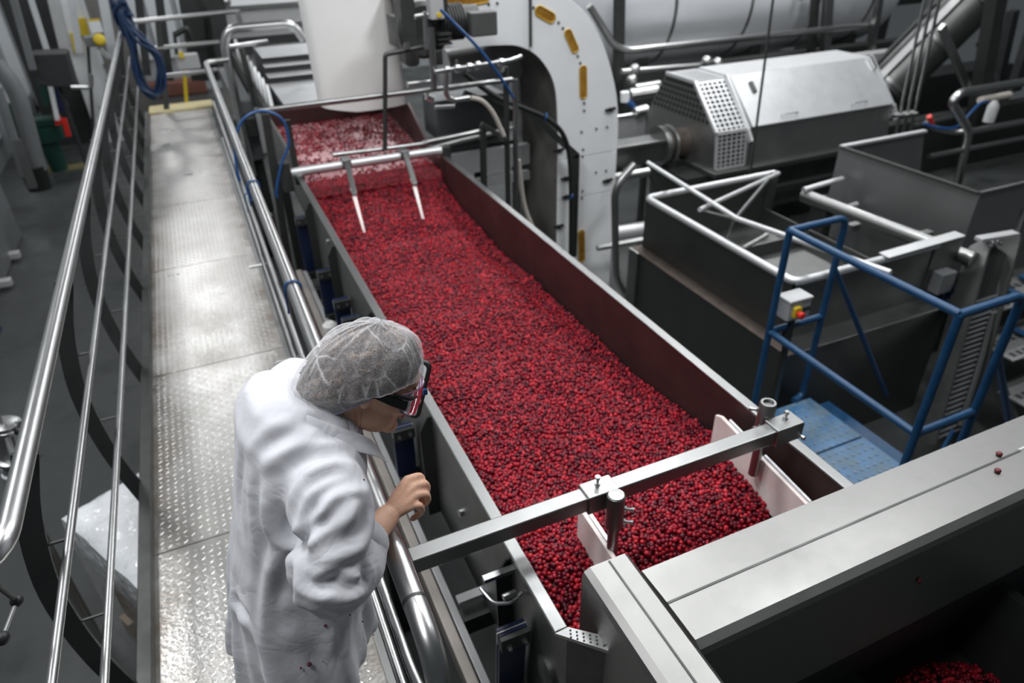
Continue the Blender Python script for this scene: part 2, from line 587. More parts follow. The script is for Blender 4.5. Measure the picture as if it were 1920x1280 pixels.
# outer stiffeners on the walkway side
for y in (1.28, 2.02, 2.9, 3.75, 4.5):
    MB().prism([(TX0 - t, y, 0.12), (TX0 - t, y, 0.62), (TX0 - 0.02, y, 0.62), (TX0 - 0.055, y, 0.56), (TX0 - 0.055, y, 0.12)], (0, 0.008, 0)).build('stiffener', M['steel_dark'], tr)
for y, z in ((3.98, 0.56), (2.86, 0.5), (2.4, 0.52), (1.72, 0.4)):
    MB().lathe([(0.016, 0), (0.016, 0.012), (0.011, 0.016), (0.0, 0.016)], (TX0 - t, y, z), (-1, 0, 0), 12).build('bolt_head', M['tube'], tr)
# round boss by the near leaf spring
MB().lathe([(0.05, 0), (0.05, 0.012), (0.03, 0.02), (0.0, 0.02)], (TX0 - t, 1.03, 0.42), (-1, 0, 0), 20).build('boss', M['steel_dark'], tr)
# latch under the square bar
lt = MB()
lt.box(TX0 - 0.1, TX0 - t, 1.255, 1.275, 0.585, 0.60)
lt.tube(fillet([(TX0 - 0.012, 1.19, 0.575), (TX0 - 0.05, 1.17, 0.575), (TX0 - 0.1, 1.19, 0.575), (TX0 - 0.115, 1.25, 0.58)], 0.02), 0.006, 8)
lt.cyl((TX0 - 0.03, 1.19, 0.585), (TX0 - 0.07, 1.19, 0.585), 0.011, 10)
lt.build('latch', M['tube'], tr)

# base frame under the trough: two stained channels, cross members, floor legs
bf = thing('support_frame', 'pale stained channel frame under the left side of the trough', 'frame', (0.5, 2.6, FZ))
MB().prism([(0.355, 0.5, 0.05), (0.395, 0.5, 0.05), (0.395, 0.5, 0.13), (0.355, 0.5, 0.13)], (0, 4.1, 0)).build('channel', M['beam_pink'], bf, bevel=0.006)
MB().prism([(0.40, 0.5, 0.075), (0.43, 0.5, 0.075), (0.43, 0.5, 0.115), (0.40, 0.5, 0.115)], (0, 4.1, 0)).build('channel_lip', M['bright'], bf, bevel=0.004)
MB().box(1.45, 1.53, 0.5, 4.6, 0.0, 0.1).build('channel', M['steel_dark'], bf)
for y in (1.02, 1.5, 1.86, 2.35, 3.4, 4.3):
    MB().box(0.43, 1.45, y, y + 0.06, 0.02, 0.1).build('cross_member', M['steel_dark'], bf, bevel=0.004)
for y in (1.06, 1.53, 1.72):
    MB().box(0.43, 0.53, y, y + 0.035, 0.16, 0.172).build('cross_strap', M['bright'], bf)
for y in (0.7, 2.6, 4.4):
    for x in (0.39, 1.49):
        MB().box(x - 0.04, x + 0.04, y - 0.04, y + 0.04, FZ, 0.02).build('leg', M['steel_dark'], bf)


def leaf_spring(x, y, z0, z1, label):
    """pack of navy leaves held by bolted steel heads, leaning along the trough"""
    th = thing('leaf_spring', label, 'spring', (x, y, z0), 'leaf springs under the trough')
    lean = 0.10 * (z1 - z0)
    for k in range(2):
        yy = y + k * 0.017
        MB().bar((x, yy + lean, z0), (x, yy, z1), 0.085, 0.011, up=(0, 1, 0)).build('leaf', M['navy'], th)
    MB().box(x - 0.046, x + 0.046, y + 0.006, y + 0.011, z1 - 0.05, z1 - 0.002).build('spacer', M['bright'], th)
    for zz, yy in ((z1 - 0.025, y - 0.02), (z0 + 0.025, y + lean - 0.02)):
        hd = MB().box(x - 0.046, x + 0.046, yy - 0.006, yy + 0.012, zz - 0.027, zz + 0.027).build('clamp_head', M['steel_dark'], th, bevel=0.003)
        for dx in (-0.024, 0.024):
            MB().lathe([(0.009, 0), (0.009, 0.008), (0.006, 0.008), (0.006, 0.018), (0, 0.018)], (x + dx, yy - 0.006, zz), (0, -1, 0), 6).build('bolt', M['tube'], hd)
    return th


leaf_spring(0.47, 1.14, 0.13, 0.50, 'navy leaf spring nearest the camera, below the square cross bar')
leaf_spring(0.47, 2.28, 0.06, 0.40, 'navy leaf spring seen just below her chin')
leaf_spring(0.475, 3.05, 0.1, 0.42, 'first navy leaf spring showing past her hairnet')
leaf_spring(0.475, 3.26, 0.1, 0.42, 'second navy leaf spring past her hairnet')
leaf_spring(0.475, 3.48, 0.1, 0.42, 'third navy leaf spring past her hairnet')
leaf_spring(0.46, 3.85, 0.08, 0.44, 'navy leaf spring beside the pale round buffer, farthest of the four together')
leaf_spring(0.46, 4.55, 0.05, 0.52, 'farthest navy leaf spring, under the end of the crosswise pipe')
MB().lathe([(0.0, 0), (0.045, 0.0), (0.05, 0.01), (0.05, 0.06), (0.03, 0.075), (0, 0.075)], (0.42, 3.4, 0.13), (0, 0, 1), 18)
for y, lb in ((3.62, 'pale round rubber buffer beside the farthest of four springs'), (3.02, 'pale round rubber buffer nearest her hairnet')):
    b = MB().lathe([(0.0, 0), (0.036, 0.0), (0.042, 0.01), (0.042, 0.07), (0.025, 0.085), (0, 0.085)], (0.405, y, 0.13), (0, 0, 1), 18).build('buffer', M['cream'])
    tag(b, lb, 'buffer')

# ------------------------------------------------------------------ cranberries
BX0, BX1 = TX0 + 0.004, TX1 - 0.004


def bed_z(x, y):
    """height of the berry surface in the trough"""
    z = 0.415 + 0.10 * max(0.0, min(1.0, (2.2 - y) / 1.0)) + 0.10 * max(0, min(1, (y - 4.1) / 0.8))
    z += 0.026 * (noise.noise(V(x * 3.1, y * 2.6, 1.7))) + 0.010 * noise.noise(V(x * 8, y * 7, 5.2))
    s = math.sin((y - 0.25 * x) * 7.2 + 1.3 * noise.noise(V(x * 1.4, y * 1.4, 9)))
    z += 0.006 * s
    d = y - (1.16 - 0.02 * (x - 1.0))                       # hollow behind the dividing plates
    z -= 0.045 * math.exp(-(d / 0.055) ** 2) * (1 if x > 0.9 else 0.6)
    z += 0.02 * math.exp(-((y - 1.03) / 0.08) ** 2)
    if y < 1.12 and x < 0.85:
        z -= 0.05 * min(1, (1.12 - y) / 0.15)
    z -= 0.03 * math.exp(-((y - 4.12) / 0.1) ** 2) * (0.6 + 0.4 * math.cos((x - 1.13) * 9))
    return z


def berry_material():
    m = bpy.data.materials.new('cranberry_skin')
    m.use_nodes = True
    nt = m.node_tree
    p = nt.nodes['Principled BSDF']
    oi = nt.nodes.new('ShaderNodeObjectInfo')
    cr = nt.nodes.new('ShaderNodeValToRGB')
    e = cr.color_ramp.elements
    e[0].position, e[0].color = 0.0, (0.06, 0.003, 0.010, 1)
    e[1].position, e[1].color = 1.0, (0.68, 0.026, 0.04, 1)
    for pos, c in ((0.25, (0.15, 0.005, 0.017, 1)), (0.6, (0.32, 0.008, 0.023, 1)), (0.88, (0.46, 0.013, 0.03, 1))):
        q = e.new(pos)
        q.color = c
    nt.links.new(oi.outputs['Random'], cr.inputs['Fac'])
    tc = nt.nodes.new('ShaderNodeTexCoord')
    nz = nt.nodes.new('ShaderNodeTexNoise')
    nz.inputs['Scale'].default_value = 160
    nt.links.new(tc.outputs['Object'], nz.inputs['Vector'])
    mx = nt.nodes.new('ShaderNodeMix')
    mx.data_type = 'RGBA'
    mx.blend_type = 'MULTIPLY'
    mx.inputs['Factor'].default_value = 0.5
    nt.links.new(cr.outputs['Color'], mx.inputs['A'])
    nt.links.new(nz.outputs['Fac'], mx.inputs['B'])
    nt.links.new(mx.outputs['Result'], p.inputs['Base Color'])
    p.inputs['Roughness'].default_value = 0.26
    p.inputs['Specular IOR Level'].default_value = 0.3
    p.inputs['Coat Weight'].default_value = 0.08
    p.inputs['Coat Roughness'].default_value = 0.2
    return m


BERRY = berry_material()


def ico(subdiv):
    bm = bmesh.new()
    bmesh.ops.create_icosphere(bm, subdivisions=subdiv, radius=1.0)
    me = bpy.data.meshes.new('berry')
    bm.to_mesh(me)
    bm.free()
    return me


def berry_mesh():
    """plump oval with a dimple at the flower end"""
    me = ico(3)
    for v in me.vertices:
        c = v.co
        c.z *= 1.12
        if c.z > 0.9:
            c.z -= (c.z - 0.9) * 1.1
        c.x *= 1 + 0.04 * noise.noise(c * 2)
        v.co = c * 0.0076
    me.shade_smooth()
    me.materials.append(BERRY)
    me.name = 'cranberry'
    return me


def scatter_nodes(name, sub, r, stretch):
    """geometry nodes: an oval berry, turned and sized at random, on every vertex"""
    ng = bpy.data.node_groups.new(name, 'GeometryNodeTree')
    ng.interface.new_socket('Geometry', in_out='INPUT', socket_type='NodeSocketGeometry')
    ng.interface.new_socket('Geometry', in_out='OUTPUT', socket_type='NodeSocketGeometry')
    N, Lk = ng.nodes, ng.links
    gi, go = N.new('NodeGroupInput'), N.new('NodeGroupOutput')
    ic = N.new('GeometryNodeMeshIcoSphere')
    ic.inputs['Radius'].default_value = r
    ic.inputs['Subdivisions'].default_value = sub
    sm = N.new('GeometryNodeSetShadeSmooth')
    tf = N.new('GeometryNodeTransform')
    tf.inputs['Scale'].default_value = (1, 1, stretch)
    st = N.new('GeometryNodeSetMaterial')
    st.inputs['Material'].default_value = BERRY
    ip = N.new('GeometryNodeInstanceOnPoints')
    rv = N.new('FunctionNodeRandomValue')
    rv.data_type = 'FLOAT_VECTOR'
    rv.inputs[0].default_value = (0, 0, 0)
    rv.inputs[1].default_value = (6.28, 6.28, 6.28)
    rs = N.new('FunctionNodeRandomValue')
    rs.data_type = 'FLOAT'
    rs.inputs[2].default_value = 0.8
    rs.inputs[3].default_value = 1.2
    rs.inputs['Seed'].default_value = 3
    Lk.new(ic.outputs['Mesh'], sm.inputs['Geometry'])
    Lk.new(sm.outputs['Geometry'], tf.inputs['Geometry'])
    Lk.new(tf.outputs['Geometry'], st.inputs['Geometry'])
    Lk.new(gi.outputs[0], ip.inputs['Points'])
    Lk.new(st.outputs['Geometry'], ip.inputs['Instance'])
    Lk.new(rv.outputs['Value'], ip.inputs['Rotation'])
    Lk.new([o for o in rs.outputs if o.enabled][0], ip.inputs['Scale'])
    Lk.new(ip.outputs['Instances'], go.inputs[0])
    return ng


def points_object(name, pts, ng):
    me = bpy.data.meshes.new(name)
    c = np.array(pts, dtype=float)
    org = Vector((c[:, 0].mean(), c[:, 1].mean(), c[:, 2].min()))
    me.from_pydata((c - np.array(org)).tolist(), [], [])
    o = bpy.data.objects.new(name, me)
    o.location = org
    COL.objects.link(o)
    md = o.modifiers.new('berries', 'NODES')
    md.node_group = ng
    return o


rng = random.Random(11)
top, low = [], []
p = 0.0140
ny = int((TY1 + 0.1 - 0.8) / (p * 0.866))
for j in range(ny):
    y = 0.8 + j * p * 0.866
    for i in range(int((BX1 - BX0) / p) + 1):
        x = BX0 + 0.005 + (i + 0.5 * (j % 2)) * p
        xx, yy = x + rng.uniform(-.005, .005), y + rng.uniform(-.005, .005)
        if not (BX0 + 0.004 < xx < BX1 - 0.004) or yy < 0.82:
            continue
        if yy < TY0 and xx < TX0 + 0.012 + (TY0 - yy) * 1.09:
            continue
        z = bed_z(xx, yy)
        top.append((xx, yy, z + rng.uniform(-.006, .007)))
        if rng.random() < 0.8:
            low.append((x + p * 0.5 + rng.uniform(-.003, .003), y + p * 0.3, z - 0.011 + rng.uniform(-.003, .002)))
low = [q for q in low if q[0] < BX1 - 0.005 and not (q[1] < TY0 and q[0] < TX0 + 0.014 + (TY0 - q[1]) * 1.09)]
camp = V(0, 0, 2.25)
fwd = V(0.335, 0.777, -0.534)
# the 300 berries nearest the camera that are in sight are things of their own
cand = sorted(top, key=lambda q: (V(q) - camp).dot(fwd))
near = []
for q in cand:
    if len(near) == 300:
        break
    x, y, z = q
    behind_corner = x > 0.60 and y < 1.0 + 0.32 * (0.86 - z) * 3 and x < 0.735
    if y > 0.935 + (0.86 - z) * 0.62 or (x < 0.64 and y > 0.905):
        if not behind_corner:
            near.append(q)
ns = set(near)
rest = [q for q in top if q not in ns] + low
bm_mesh = berry_mesh()
for q in near:
    o = bpy.data.objects.new('cranberry', bm_mesh)
    o.location = q
    o.rotation_euler = (rng.uniform(0, 6.3), rng.uniform(0, 6.3), rng.uniform(0, 6.3))
    s = rng.uniform(0.88, 1.2)
    o.scale = (s, s, s)
    COL.objects.link(o)
    tag(o, 'single glossy red cranberry among those at the near end of the trough', 'cranberry', 'cranberries at the near end of the trough')
o = points_object('cranberry_bed', rest, scatter_nodes('berry_scatter', 2, 0.0074, 1.14))
tag(o, 'bed of red cranberries filling the long steel trough', 'cranberries', kind='stuff')
# dark crushed fruit under the loose berries
g = MB()
nx, nyy = 24, 110
vs = []
for j in range(nyy + 1):
    for i in range(nx + 1):
        x = TX0 + 0.001 + (TX1 - TX0 - 0.002) * i / nx
        y = 0.8 + (TY1 - 0.8) * j / nyy
        if y < TY0:
            x = max(x, TX0 + 0.003 + (TY0 - y) * 1.09)
        vs.append((x, y, bed_z(x, y) - 0.013))
g.add(vs, [(j * (nx + 1) + i, j * (nx + 1) + i + 1, (j + 1) * (nx + 1) + i + 1, (j + 1) * (nx + 1) + i) for j in range(nyy) for i in range(nx)])
o = g.build('berry_pulp', mat('berry_pulp', (0.06, 0.004, 0.01), 0.4, var=0.4, vscale=40))
tag(o, 'dark berry pulp between the cranberries in the trough', 'berry pulp', kind='stuff')

# ------------------------------------------------------------------ square bar with clamps and dividing plates
sb = thing('divider_bar', 'square steel bar across the near end of the trough carrying two white plates', 'bar', (0.9, 1.225, 0.795))
MB().box(0.225, 1.50, 1.20, 1.25, 0.795, 0.845).build('square_bar', M['steel'], sb, bevel=0.005)


def bolt_mb(p, d, r=0.0085, l=0.02):
    b = MB()
    b.lathe([(r, 0), (r, 0.006), (r * 0.55, 0.006), (r * 0.55, l), (r * 0.9, l), (r * 0.9, l + 0.008), (0, l + 0.008)], p, d, 8)
    return b


# left clamp: sleeve on the bar plus a vertical socket on its near side
c = MB().box(0.735, 0.835, 1.193, 1.257, 0.788, 0.853).build('clamp_sleeve', M['steel'], sb, bevel=0.004)
bolt_mb((0.785, 1.235, 0.853), (0, 0, 1)).build('bolt', M['tube'], c)
s = MB().lathe([(0.022, 0), (0.026, 0.004), (0.026, 0.124), (0.022, 0.128), (0.017, 0.128), (0.017, 0.122), (0, 0.122)], (0.806, 1.168, 0.735), (0, 0, 1), 22).build('rod_socket', M['steel'], sb)
for z in (0.765, 0.815):
    bolt_mb((0.825, 1.152, z), (0.8, -0.6, 0)).build('bolt', M['tube'], s)
MB().cyl((0.806, 1.168, 0.60), (0.806, 1.168, 0.862), 0.0165, 18).build('rod', M['steel'], sb)
# right clamp at the end of the bar, over the trough rim
c = MB().box(1.405, 1.512, 1.193, 1.257, 0.788, 0.853).build('clamp_sleeve', M['steel'], sb, bevel=0.004)
bolt_mb((1.47, 1.235, 0.853), (0, 0, 1)).build('bolt', M['tube'], c)
bolt_mb((1.49, 1.193, 0.815), (0, -1, 0)).build('bolt', M['tube'], c)
s = MB().lathe([(0.022, 0), (0.027, 0.004), (0.027, 0.115), (0.024, 0.12), (0.017, 0.12), (0.017, 0.105), (0, 0.105)], (1.435, 1.283, 0.775), (0, 0, 1), 22).build('rod_socket', M['steel'], sb)
bolt_mb((1.415, 1.30, 0.86), (-0.8, 0.6, 0)).build('bolt', M['tube'], s)
bolt_mb((1.412, 1.275, 0.81), (-1, 0, 0)).build('bolt', M['tube'], s)
MB().cyl((1.435, 1.283, 0.59), (1.435, 1.283, 0.885), 0.0165, 18).build('rod', M['steel'], sb)
# white dividing plates standing in the fruit, each with a steel backing strip
LA, LB = V((0.793, 1.352, 0.650)), V((0.782, 1.065, 0.650))
pl = MB().prism([V(LA.x, LA.y, 0.42), V(LA.x, LA.y, 0.63), LA + (LB - LA) * 0.05, LB, V(LB.x, LB.y, 0.42)], (0.014, 0, 0)).build('divider_plate', M['berry_white'], sb, bevel=0.002)
MB().bar(LA.lerp(LB, 0.1) + V(0.022, 0, -0.022), LA.lerp(LB, 0.55) + V(0.022, 0, -0.022), 0.014, 0.046).build('backing_strip', M['bright'], pl, bevel=0.002)
RA, RB = V((1.480, 1.553, 0.650)), V((1.434, 1.019, 0.650))
pl = MB().prism([V(RA.x, RA.y, 0.48), V(RA.x, RA.y, 0.635), RA + (RB - RA) * 0.06, RB, RB + V(-0.004, -0.03, -0.05), RB + V(-0.004, -0.03, -0.17)], (0.014, 0, 0)).build('divider_plate', M['berry_white'], sb, bevel=0.002)
for t0, t1 in ((0.12, 0.42), (0.5, 0.93)):
    MB().bar(RA.lerp(RB, t0) + V(0.018, 0, -0.012), RA.lerp(RB, t1) + V(0.018, 0, -0.012), 0.009, 0.04).build('backing_strip', M['bright'], pl, bevel=0.002)

# ------------------------------------------------------------------ discharge hopper in the near right corner
hp = thing('discharge_hopper', 'big dull steel hopper with a broad flat rim in the near right corner', 'hopper', (1.4, 0.6, FZ))
hop = mat('hopper_steel', (0.29, 0.29, 0.28), 0.46, 1, var=0.2, vscale=2.5, rvar=0.08)
# back wall: hollow beam with a folded rim
bw = MB().prism([(0.735, 0.930, 0.846), (0.735, 0.832, 0.852), (0.735, 0.715, 0.852), (0.735, 0.695, 0.842), (0.735, 0.690, 0.825), (0.735, 0.690, 0.475),
                 (0.735, 0.710, 0.465), (0.735, 0.930, 0.70)], (2.6, 0, 0)).build('back_wall', hop, hp, angle=12)
MB().box(0.735, 1.98, 0.818, 0.824, 0.851, 0.8535).build('seam', M['steel_dark'], bw)
MB().box(1.98, 3.3, 0.823, 0.829, 0.851, 0.8535).build('seam', M['bright'], bw)
lw = MB().prism([(0.600, 0.30, -0.6), (0.735, 0.30, -0.6), (0.735, 0.30, 0.838), (0.722, 0.30, 0.852), (0.622, 0.30, 0.852), (0.605, 0.30, 0.842), (0.600, 0.30, 0.825)],
                (0, 0.69, 0)).build('side_wall', hop, hp, angle=12)
MB().box(0.672, 0.6765, 0.30, 0.985, 0.8515, 0.8545).build('seam', M['steel_dark'], lw)
MB().tube(fillet([(0.598, 0.80, 0.50), (0.575, 0.80, 0.50), (0.575, 0.70, 0.50), (0.598, 0.70, 0.50)], 0.012), 0.004, 8).build('pull_handle', M['tube'], lw)
MB().prism([(0.735, 0.71, 0.47), (0.735, 0.93, 0.70), (0.735, 0.93, -0.45), (0.735, 0.90, -0.5)], (2.6, 0, 0)).build('lower_chute', M['dark'], hp)
MB().box(0.735, 3.3, 0.25, 0.92, -0.09, -0.07).build('floor_pan', M['dark'], hp)
MB().box(2.05, 2.09, 0.25, 0.9, -0.07, 0.30).build('inner_plate', M['dark'], hp)
MB().cyl((2.14, 0.46, 0.13), (2.14, 0.88, 0.13), 0.04, 16).build('roller', M['tube'], hp)
# a few berries stuck to the hopper
stray = bm_mesh.copy()
stray.name = 'dried_cranberry'
stray.materials[0] = mat('dark_cranberry_skin', (0.14, 0.015, 0.02), 0.4, var=0.3)
for q, lb in (((1.905, 0.835, 0.858), 'stray dark cranberry on the hopper rim, nearer the blue platform'), ((1.835, 0.79, 0.858), 'stray red cranberry beside the seam on the hopper rim'),
              ((1.46, 0.684, 0.70), 'squashed cranberry stuck on the hopper back wall')):
    if not lb:
        continue
    o = bpy.data.objects.new('cranberry', stray)
    o.location = q
    o.scale = (1.1, 1.2, 0.8) if q[1] > 0.7 else (0.9, 0.5, 1.3)
    COL.objects.link(o)
    tag(o, lb, 'cranberry')
# fruit lying in the hopper
pts = []
for k in range(900):
    a, r_ = rng.uniform(0, 2 * PI), math.sqrt(rng.random())
    x, y = 1.80 + 0.27 * r_ * math.cos(a), 0.60 + 0.17 * r_ * math.sin(a)
    pts.append((x, y, -0.06 + 0.12 * (1 - r_) + rng.uniform(0, 0.012)))
o = points_object('fallen_cranberries', pts, scatter_nodes('fallen_scatter', 2, 0.0068, 1.14))
tag(o, 'small heap of wet cranberries at the bottom of the near hopper', 'cranberries', kind='stuff')

# ------------------------------------------------------------------ crosswise pipe with two plough rods at the far end of the trough
cp = thing('plough_pipe', 'crosswise pipe over the far end of the trough with two rods dipping in the fruit', 'pipe', (0.98, 4.78, 0.72))
MB().cyl((0.44, 4.78, 0.75), (1.56, 4.78, 0.75), 0.031, 18).build('pipe', M['bright'], cp)
MB().rbox(0.40, 0.47, 4.73, 4.83, 0.64, 0.83, 0.015).build('end_block', M['steel_dark'], cp)
MB().box(1.54, 1.60, 4.74, 4.82, 0.60, 0.78).build('end_block', M['steel_dark'], cp, bevel=0.004)
for x, yb in ((0.845, 4.30), (1.26, 4.33)):
    a = V(x, 4.75, 0.80)
    MB().box(x - 0.03, x + 0.03, 4.735, 4.825, 0.735, 0.80).build('clamp', M['steel'], cp, bevel=0.006)
    MB().bar((x, 4.745, 0.78), (x - 0.035, 4.44, 0.65), 0.035, 0.028).build('arm', M['steel'], cp, bevel=0.004)
    MB().prism([(x - 0.05, 4.47, 0.67), (x - 0.022, 4.47, 0.67), (x - 0.03, yb - 0.03, 0.44), (x - 0.045, yb - 0.03, 0.44)], (0, 0.02, 0.012)).build('plough', M['berry_white'], cp)

# ------------------------------------------------------------------ feed chute beyond it, with stepped pinkish slats
fc = thing('feed_chute', 'stained feed chute with pinkish slats behind the crosswise pipe', 'chute', (1.07, 5.6, 0.4))
slat_m = mat('stained_slats', (0.62, 0.38, 0.39), 0.45, col2=(0.20, 0.02, 0.035), vscale=4)
MB().box(0.54, 0.56, 4.86, 6.56, 0.35, 0.72).build('side_wall', M['steel_wall'], fc)
MB().prism([(1.60, 4.86, 0.35), (1.60, 4.86, 0.60), (1.60, 5.35, 0.66), (1.60, 5.75, 0.86), (1.60, 6.56, 0.86), (1.60, 6.56, 0.35)], (0.02, 0, 0)).build('side_wall', M['stain'], fc)
ys = [4.86, 5.2, 5.5, 5.82, 6.15, 6.5]
for i, y in enumerate(ys):
    z = 0.50 + 0.028 * i
    y1 = ys[i + 1] if i + 1 < len(ys) else y + 0.3
    MB().prism([(0.56, y, z - 0.03), (0.56, y, z), (0.56, y1, z + 0.02), (0.56, y1, z - 0.03)], (1.04, 0, 0)).build('slat', slat_m if i else M['stain'], fc)
MB().box(0.56, 1.6, 6.5, 6.56, 0.45, 0.78).build('back_flap', M['stain'], fc)
pts = []
for k in range(36000):
    x, y = rng.uniform(0.57, 1.59), rng.uniform(4.84, 6.5)
    n_ = noise.noise(V(x * 3.3, y * 6.0, 3.1)) + 0.5 * noise.noise(V(x * 9, y * 14, 8))
    dens = 2.8 if y < 5.2 else 0.05 + 1.5 * max(0, n_ - 0.02) + (0.3 if y > 5.75 else 0) + 0.5 * max(0, (5.3 - y) / 0.3) + 0.25 * abs(x - 1.07)
    i = max(k2 for k2, yy in enumerate(ys) if yy <= max(y, 4.861))
    yr = (y - ys[i]) / 0.33
    if yr < 0.18:
        dens += 0.35
    if rng.random() < dens * (1.0 if y < 5.2 else 0.17):
        pts.append((x, y, 0.50 + 0.028 * i + 0.02 * yr + rng.uniform(0, 0.012) + (0.02 if y < 5.05 else 0)))
o = points_object('scattered_cranberries', pts, scatter_nodes('chute_scatter', 1, 0.0072, 1.1))
tag(o, 'loose cranberries scattered over the slats of the feed chute', 'cranberries', kind='stuff')

# upper conveyor that runs away behind the chute
uc = thing('slatted_conveyor', 'pale slatted conveyor running away to the left of the milky curtain', 'conveyor', (1.05, 8.5, 0.6))
ylist = [6.62, 7.52, 7.68, 7.8, 8.31]
for i in range(4):
    zz = 0.80 + 0.07 * i
    MB().box(0.70, 1.7, ylist[i] - 0.04, ylist[i + 1] + 0.1, zz - 0.012, zz).build('slat', M['bright'], uc, bevel=0.003)
    MB().box(0.70, 1.7, ylist[i], ylist[i + 1] + (0.0 if i < 3 else 0.3), 0.66, zz - 0.012).build('riser', M['dark'], uc)
MB().box(0.66, 1.7, 6.58, 10.3, 0.58, 0.66).build('bed', M['dark'], uc)
MB().box(0.56, 0.64, 6.6, 10.3, 0.55, 0.72).build('side_rail', M['steel_dark'], uc)
for i in range(10):
    y = 6.75 + i * 0.32
    MB().prism([(0.60, y, 0.72), (0.60, y + 0.10, 0.92), (0.60, y + 0.16, 0.92), (0.60, y + 0.28, 0.72)], (0.03, 0, 0)).build('side_wing', M['bright'], uc)
MB().box(0.5, 1.9, 10.3, 10.36, 0.3, 0.86).build('end_guard', M['dark'], uc)
for y in (7.0, 9.8):
    for x in (0.6, 1.66):
        MB().box(x - 0.04, x + 0.04, y - 0.04, y + 0.04, FZ, 0.70).build('leg', M['steel_dark'], uc)

# ------------------------------------------------------------------ blue mobile work platform
bp = thing('work_platform', 'blue tubular work platform with a studded deck right of the trough', 'platform', (3.0, 2.15, FZ))
PZ, PT = -0.6, 0.68
ax0, ax1, ay0, ay1 = 2.85, 3.27, 1.62, 2.66
MB().box(2.80, 3.30, 1.52, 2.17, PZ - 0.035, PZ).build('deck_plate', M['blue_deck'], bp, bevel=0.004)
MB().box(2.80, 3.30, 2.18, 2.62, PZ - 0.035, PZ).build('deck_plate', M['blue_deck'], bp, bevel=0.004)
st = MB()
for i in range(9):
    for j in range(19):
        c = V(2.835 + i * 0.052 + (0.012 if j % 2 else -0.012), 1.55 + j * 0.058, PZ)
        st.lathe([(0.012, -0.001), (0.010, 0.004), (0.006, 0.005), (0, 0.005)], c, (0, 0, 1), 7)
st = st.build('deck_studs', mat('worn_blue_studs', (0.05, 0.13, 0.24), 0.4, col2=(0.2, 0.24, 0.27), vscale=20), bp)
st['kind'] = 'stuff'
tr_ = 0.021


def ptube(name, pts, r=tr_, f=0.07):
    return MB().tube(fillet(pts, f, 6), r, 12).build(name, M['blue_paint'], bp)


ptube('frame_loop', [(ax0, ay1, PZ), (ax0, ay1, PT)], f=0)
ptube('frame_loop', [(ax0 - 0.01, ay1, PT), (ax1, ay1, PT), (ax1, ay1, PZ), (ax1 - 0.1, ay1 - 0.03, PZ + 0.01)])
ptube('frame_loop', [(ax0, ay0, PZ - 0.2), (ax0, ay0, PT)], f=0)
ptube('frame_loop', [(ax0 - 0.01, ay0, PT), (ax1, ay0, PT), (ax1, ay0, PZ - 0.2)])
ptube('top_rail', [(ax0, ay0, PT), (ax0, ay1, PT)], f=0)
ptube('mid_rail', [(ax0, ay0, 0.0), (ax0, ay1, 0.02)], f=0)
ptube('mid_rail', [(ax0, ay0, 0.0), (ax1, ay0, 0.0)], f=0)
ptube('mid_rail', [(ax0, ay1, 0.02), (ax1, ay1, 0.02)], f=0)
ptube('stair_rail', [(ax1, ay1, 0.36), (3.95, ay1 - 0.02, -0.62), (4.12, ay1 - 0.02, -0.86)], r=0.017)
ptube('stair_rail', [(ax1, ay0, 0.34), (3.85, ay0, -0.5), (4.1, ay0, -0.86)], r=0.017)
ptube('gusset', [(ax0, ay0, -0.22), (3.12, ay0, -0.28), (3.2, ay0 + 0.02, -0.12)], r=0.013)
for x in (2.84, 3.26):
    for y in (1.56, 2.58):
        ptube('leg', [(x, y, PZ - 0.03), (x, y, FZ + 0.06)], f=0)
        MB().cyl((x, y - 0.02, FZ + 0.045), (x, y + 0.02, FZ + 0.045), 0.045, 16).build('castor', M['black'], bp)
for i in range(3):
    MB().box(3.34 + 0.22 * i, 3.55 + 0.22 * i, ay0, ay1, PZ - 0.16 - 0.22 * i, PZ - 0.14 - 0.22 * i).build('step', M['blue_paint'], bp)
for y in (ay0, ay1 - 0.03):
    MB().bar((3.28, y, PZ - 0.06), (3.98, y, -1.28), 0.03, 0.08).build('stringer', M['blue_paint'], bp)

# ------------------------------------------------------------------ near steel bin with pipe rim and crossed pipes
b1 = thing('steel_bin', 'open grey steel bin with a thick pipe rim and crossed pipes inside', 'bin', (4.0, 3.85, FZ))
NX0, NX1, NY0, NY1, NZ = 3.32, 4.65, 2.97, 4.72, 0.1
w_ = M['steel_wall']
MB().box(NX0, NX0 + 0.01, NY0, NY1, -0.37, NZ).build('wall', w_, b1)
MB().box(NX1 - 0.01, NX1, NY0, NY1, -0.37, -0.22).build('wall', w_, b1)
MB().box(NX1 - 0.012, NX1 + 0.09, NY1 - 0.03, NY1 + 0.012, -0.37, NZ + 0.02).build('corner_plate', w_, b1)
MB().box(NX0, NX1, NY0, NY0 + 0.01, -0.37, NZ).build('wall', w_, b1)
MB().box(NX0, NX1, NY1 - 0.01, NY1, -0.37, NZ).build('wall', w_, b1)
MB().box(NX0, NX1, NY0, NY1, -0.6, -0.59).build('bottom', M['steel_dark'], b1)
MB().box(NX0 + 0.02, NX1, NY1 - 0.6, NY1 - 0.59, -0.59, -0.25).build('baffle', w_, b1)
MB().tube(fillet([(NX1, NY0, NZ), (NX0, NY0, NZ), (NX0, NY1, NZ), (NX1 + 0.06, NY1, NZ)], 0.08, 6), 0.028, 12).build('pipe_rim', M['bright'], b1)
MB().box(NX0 - 0.10, NX1 + 0.12, NY0 - 0.16, NY1 + 0.02, FZ, -0.36).build('lower_box', M['steel_wall'], b1, bevel=0.01)
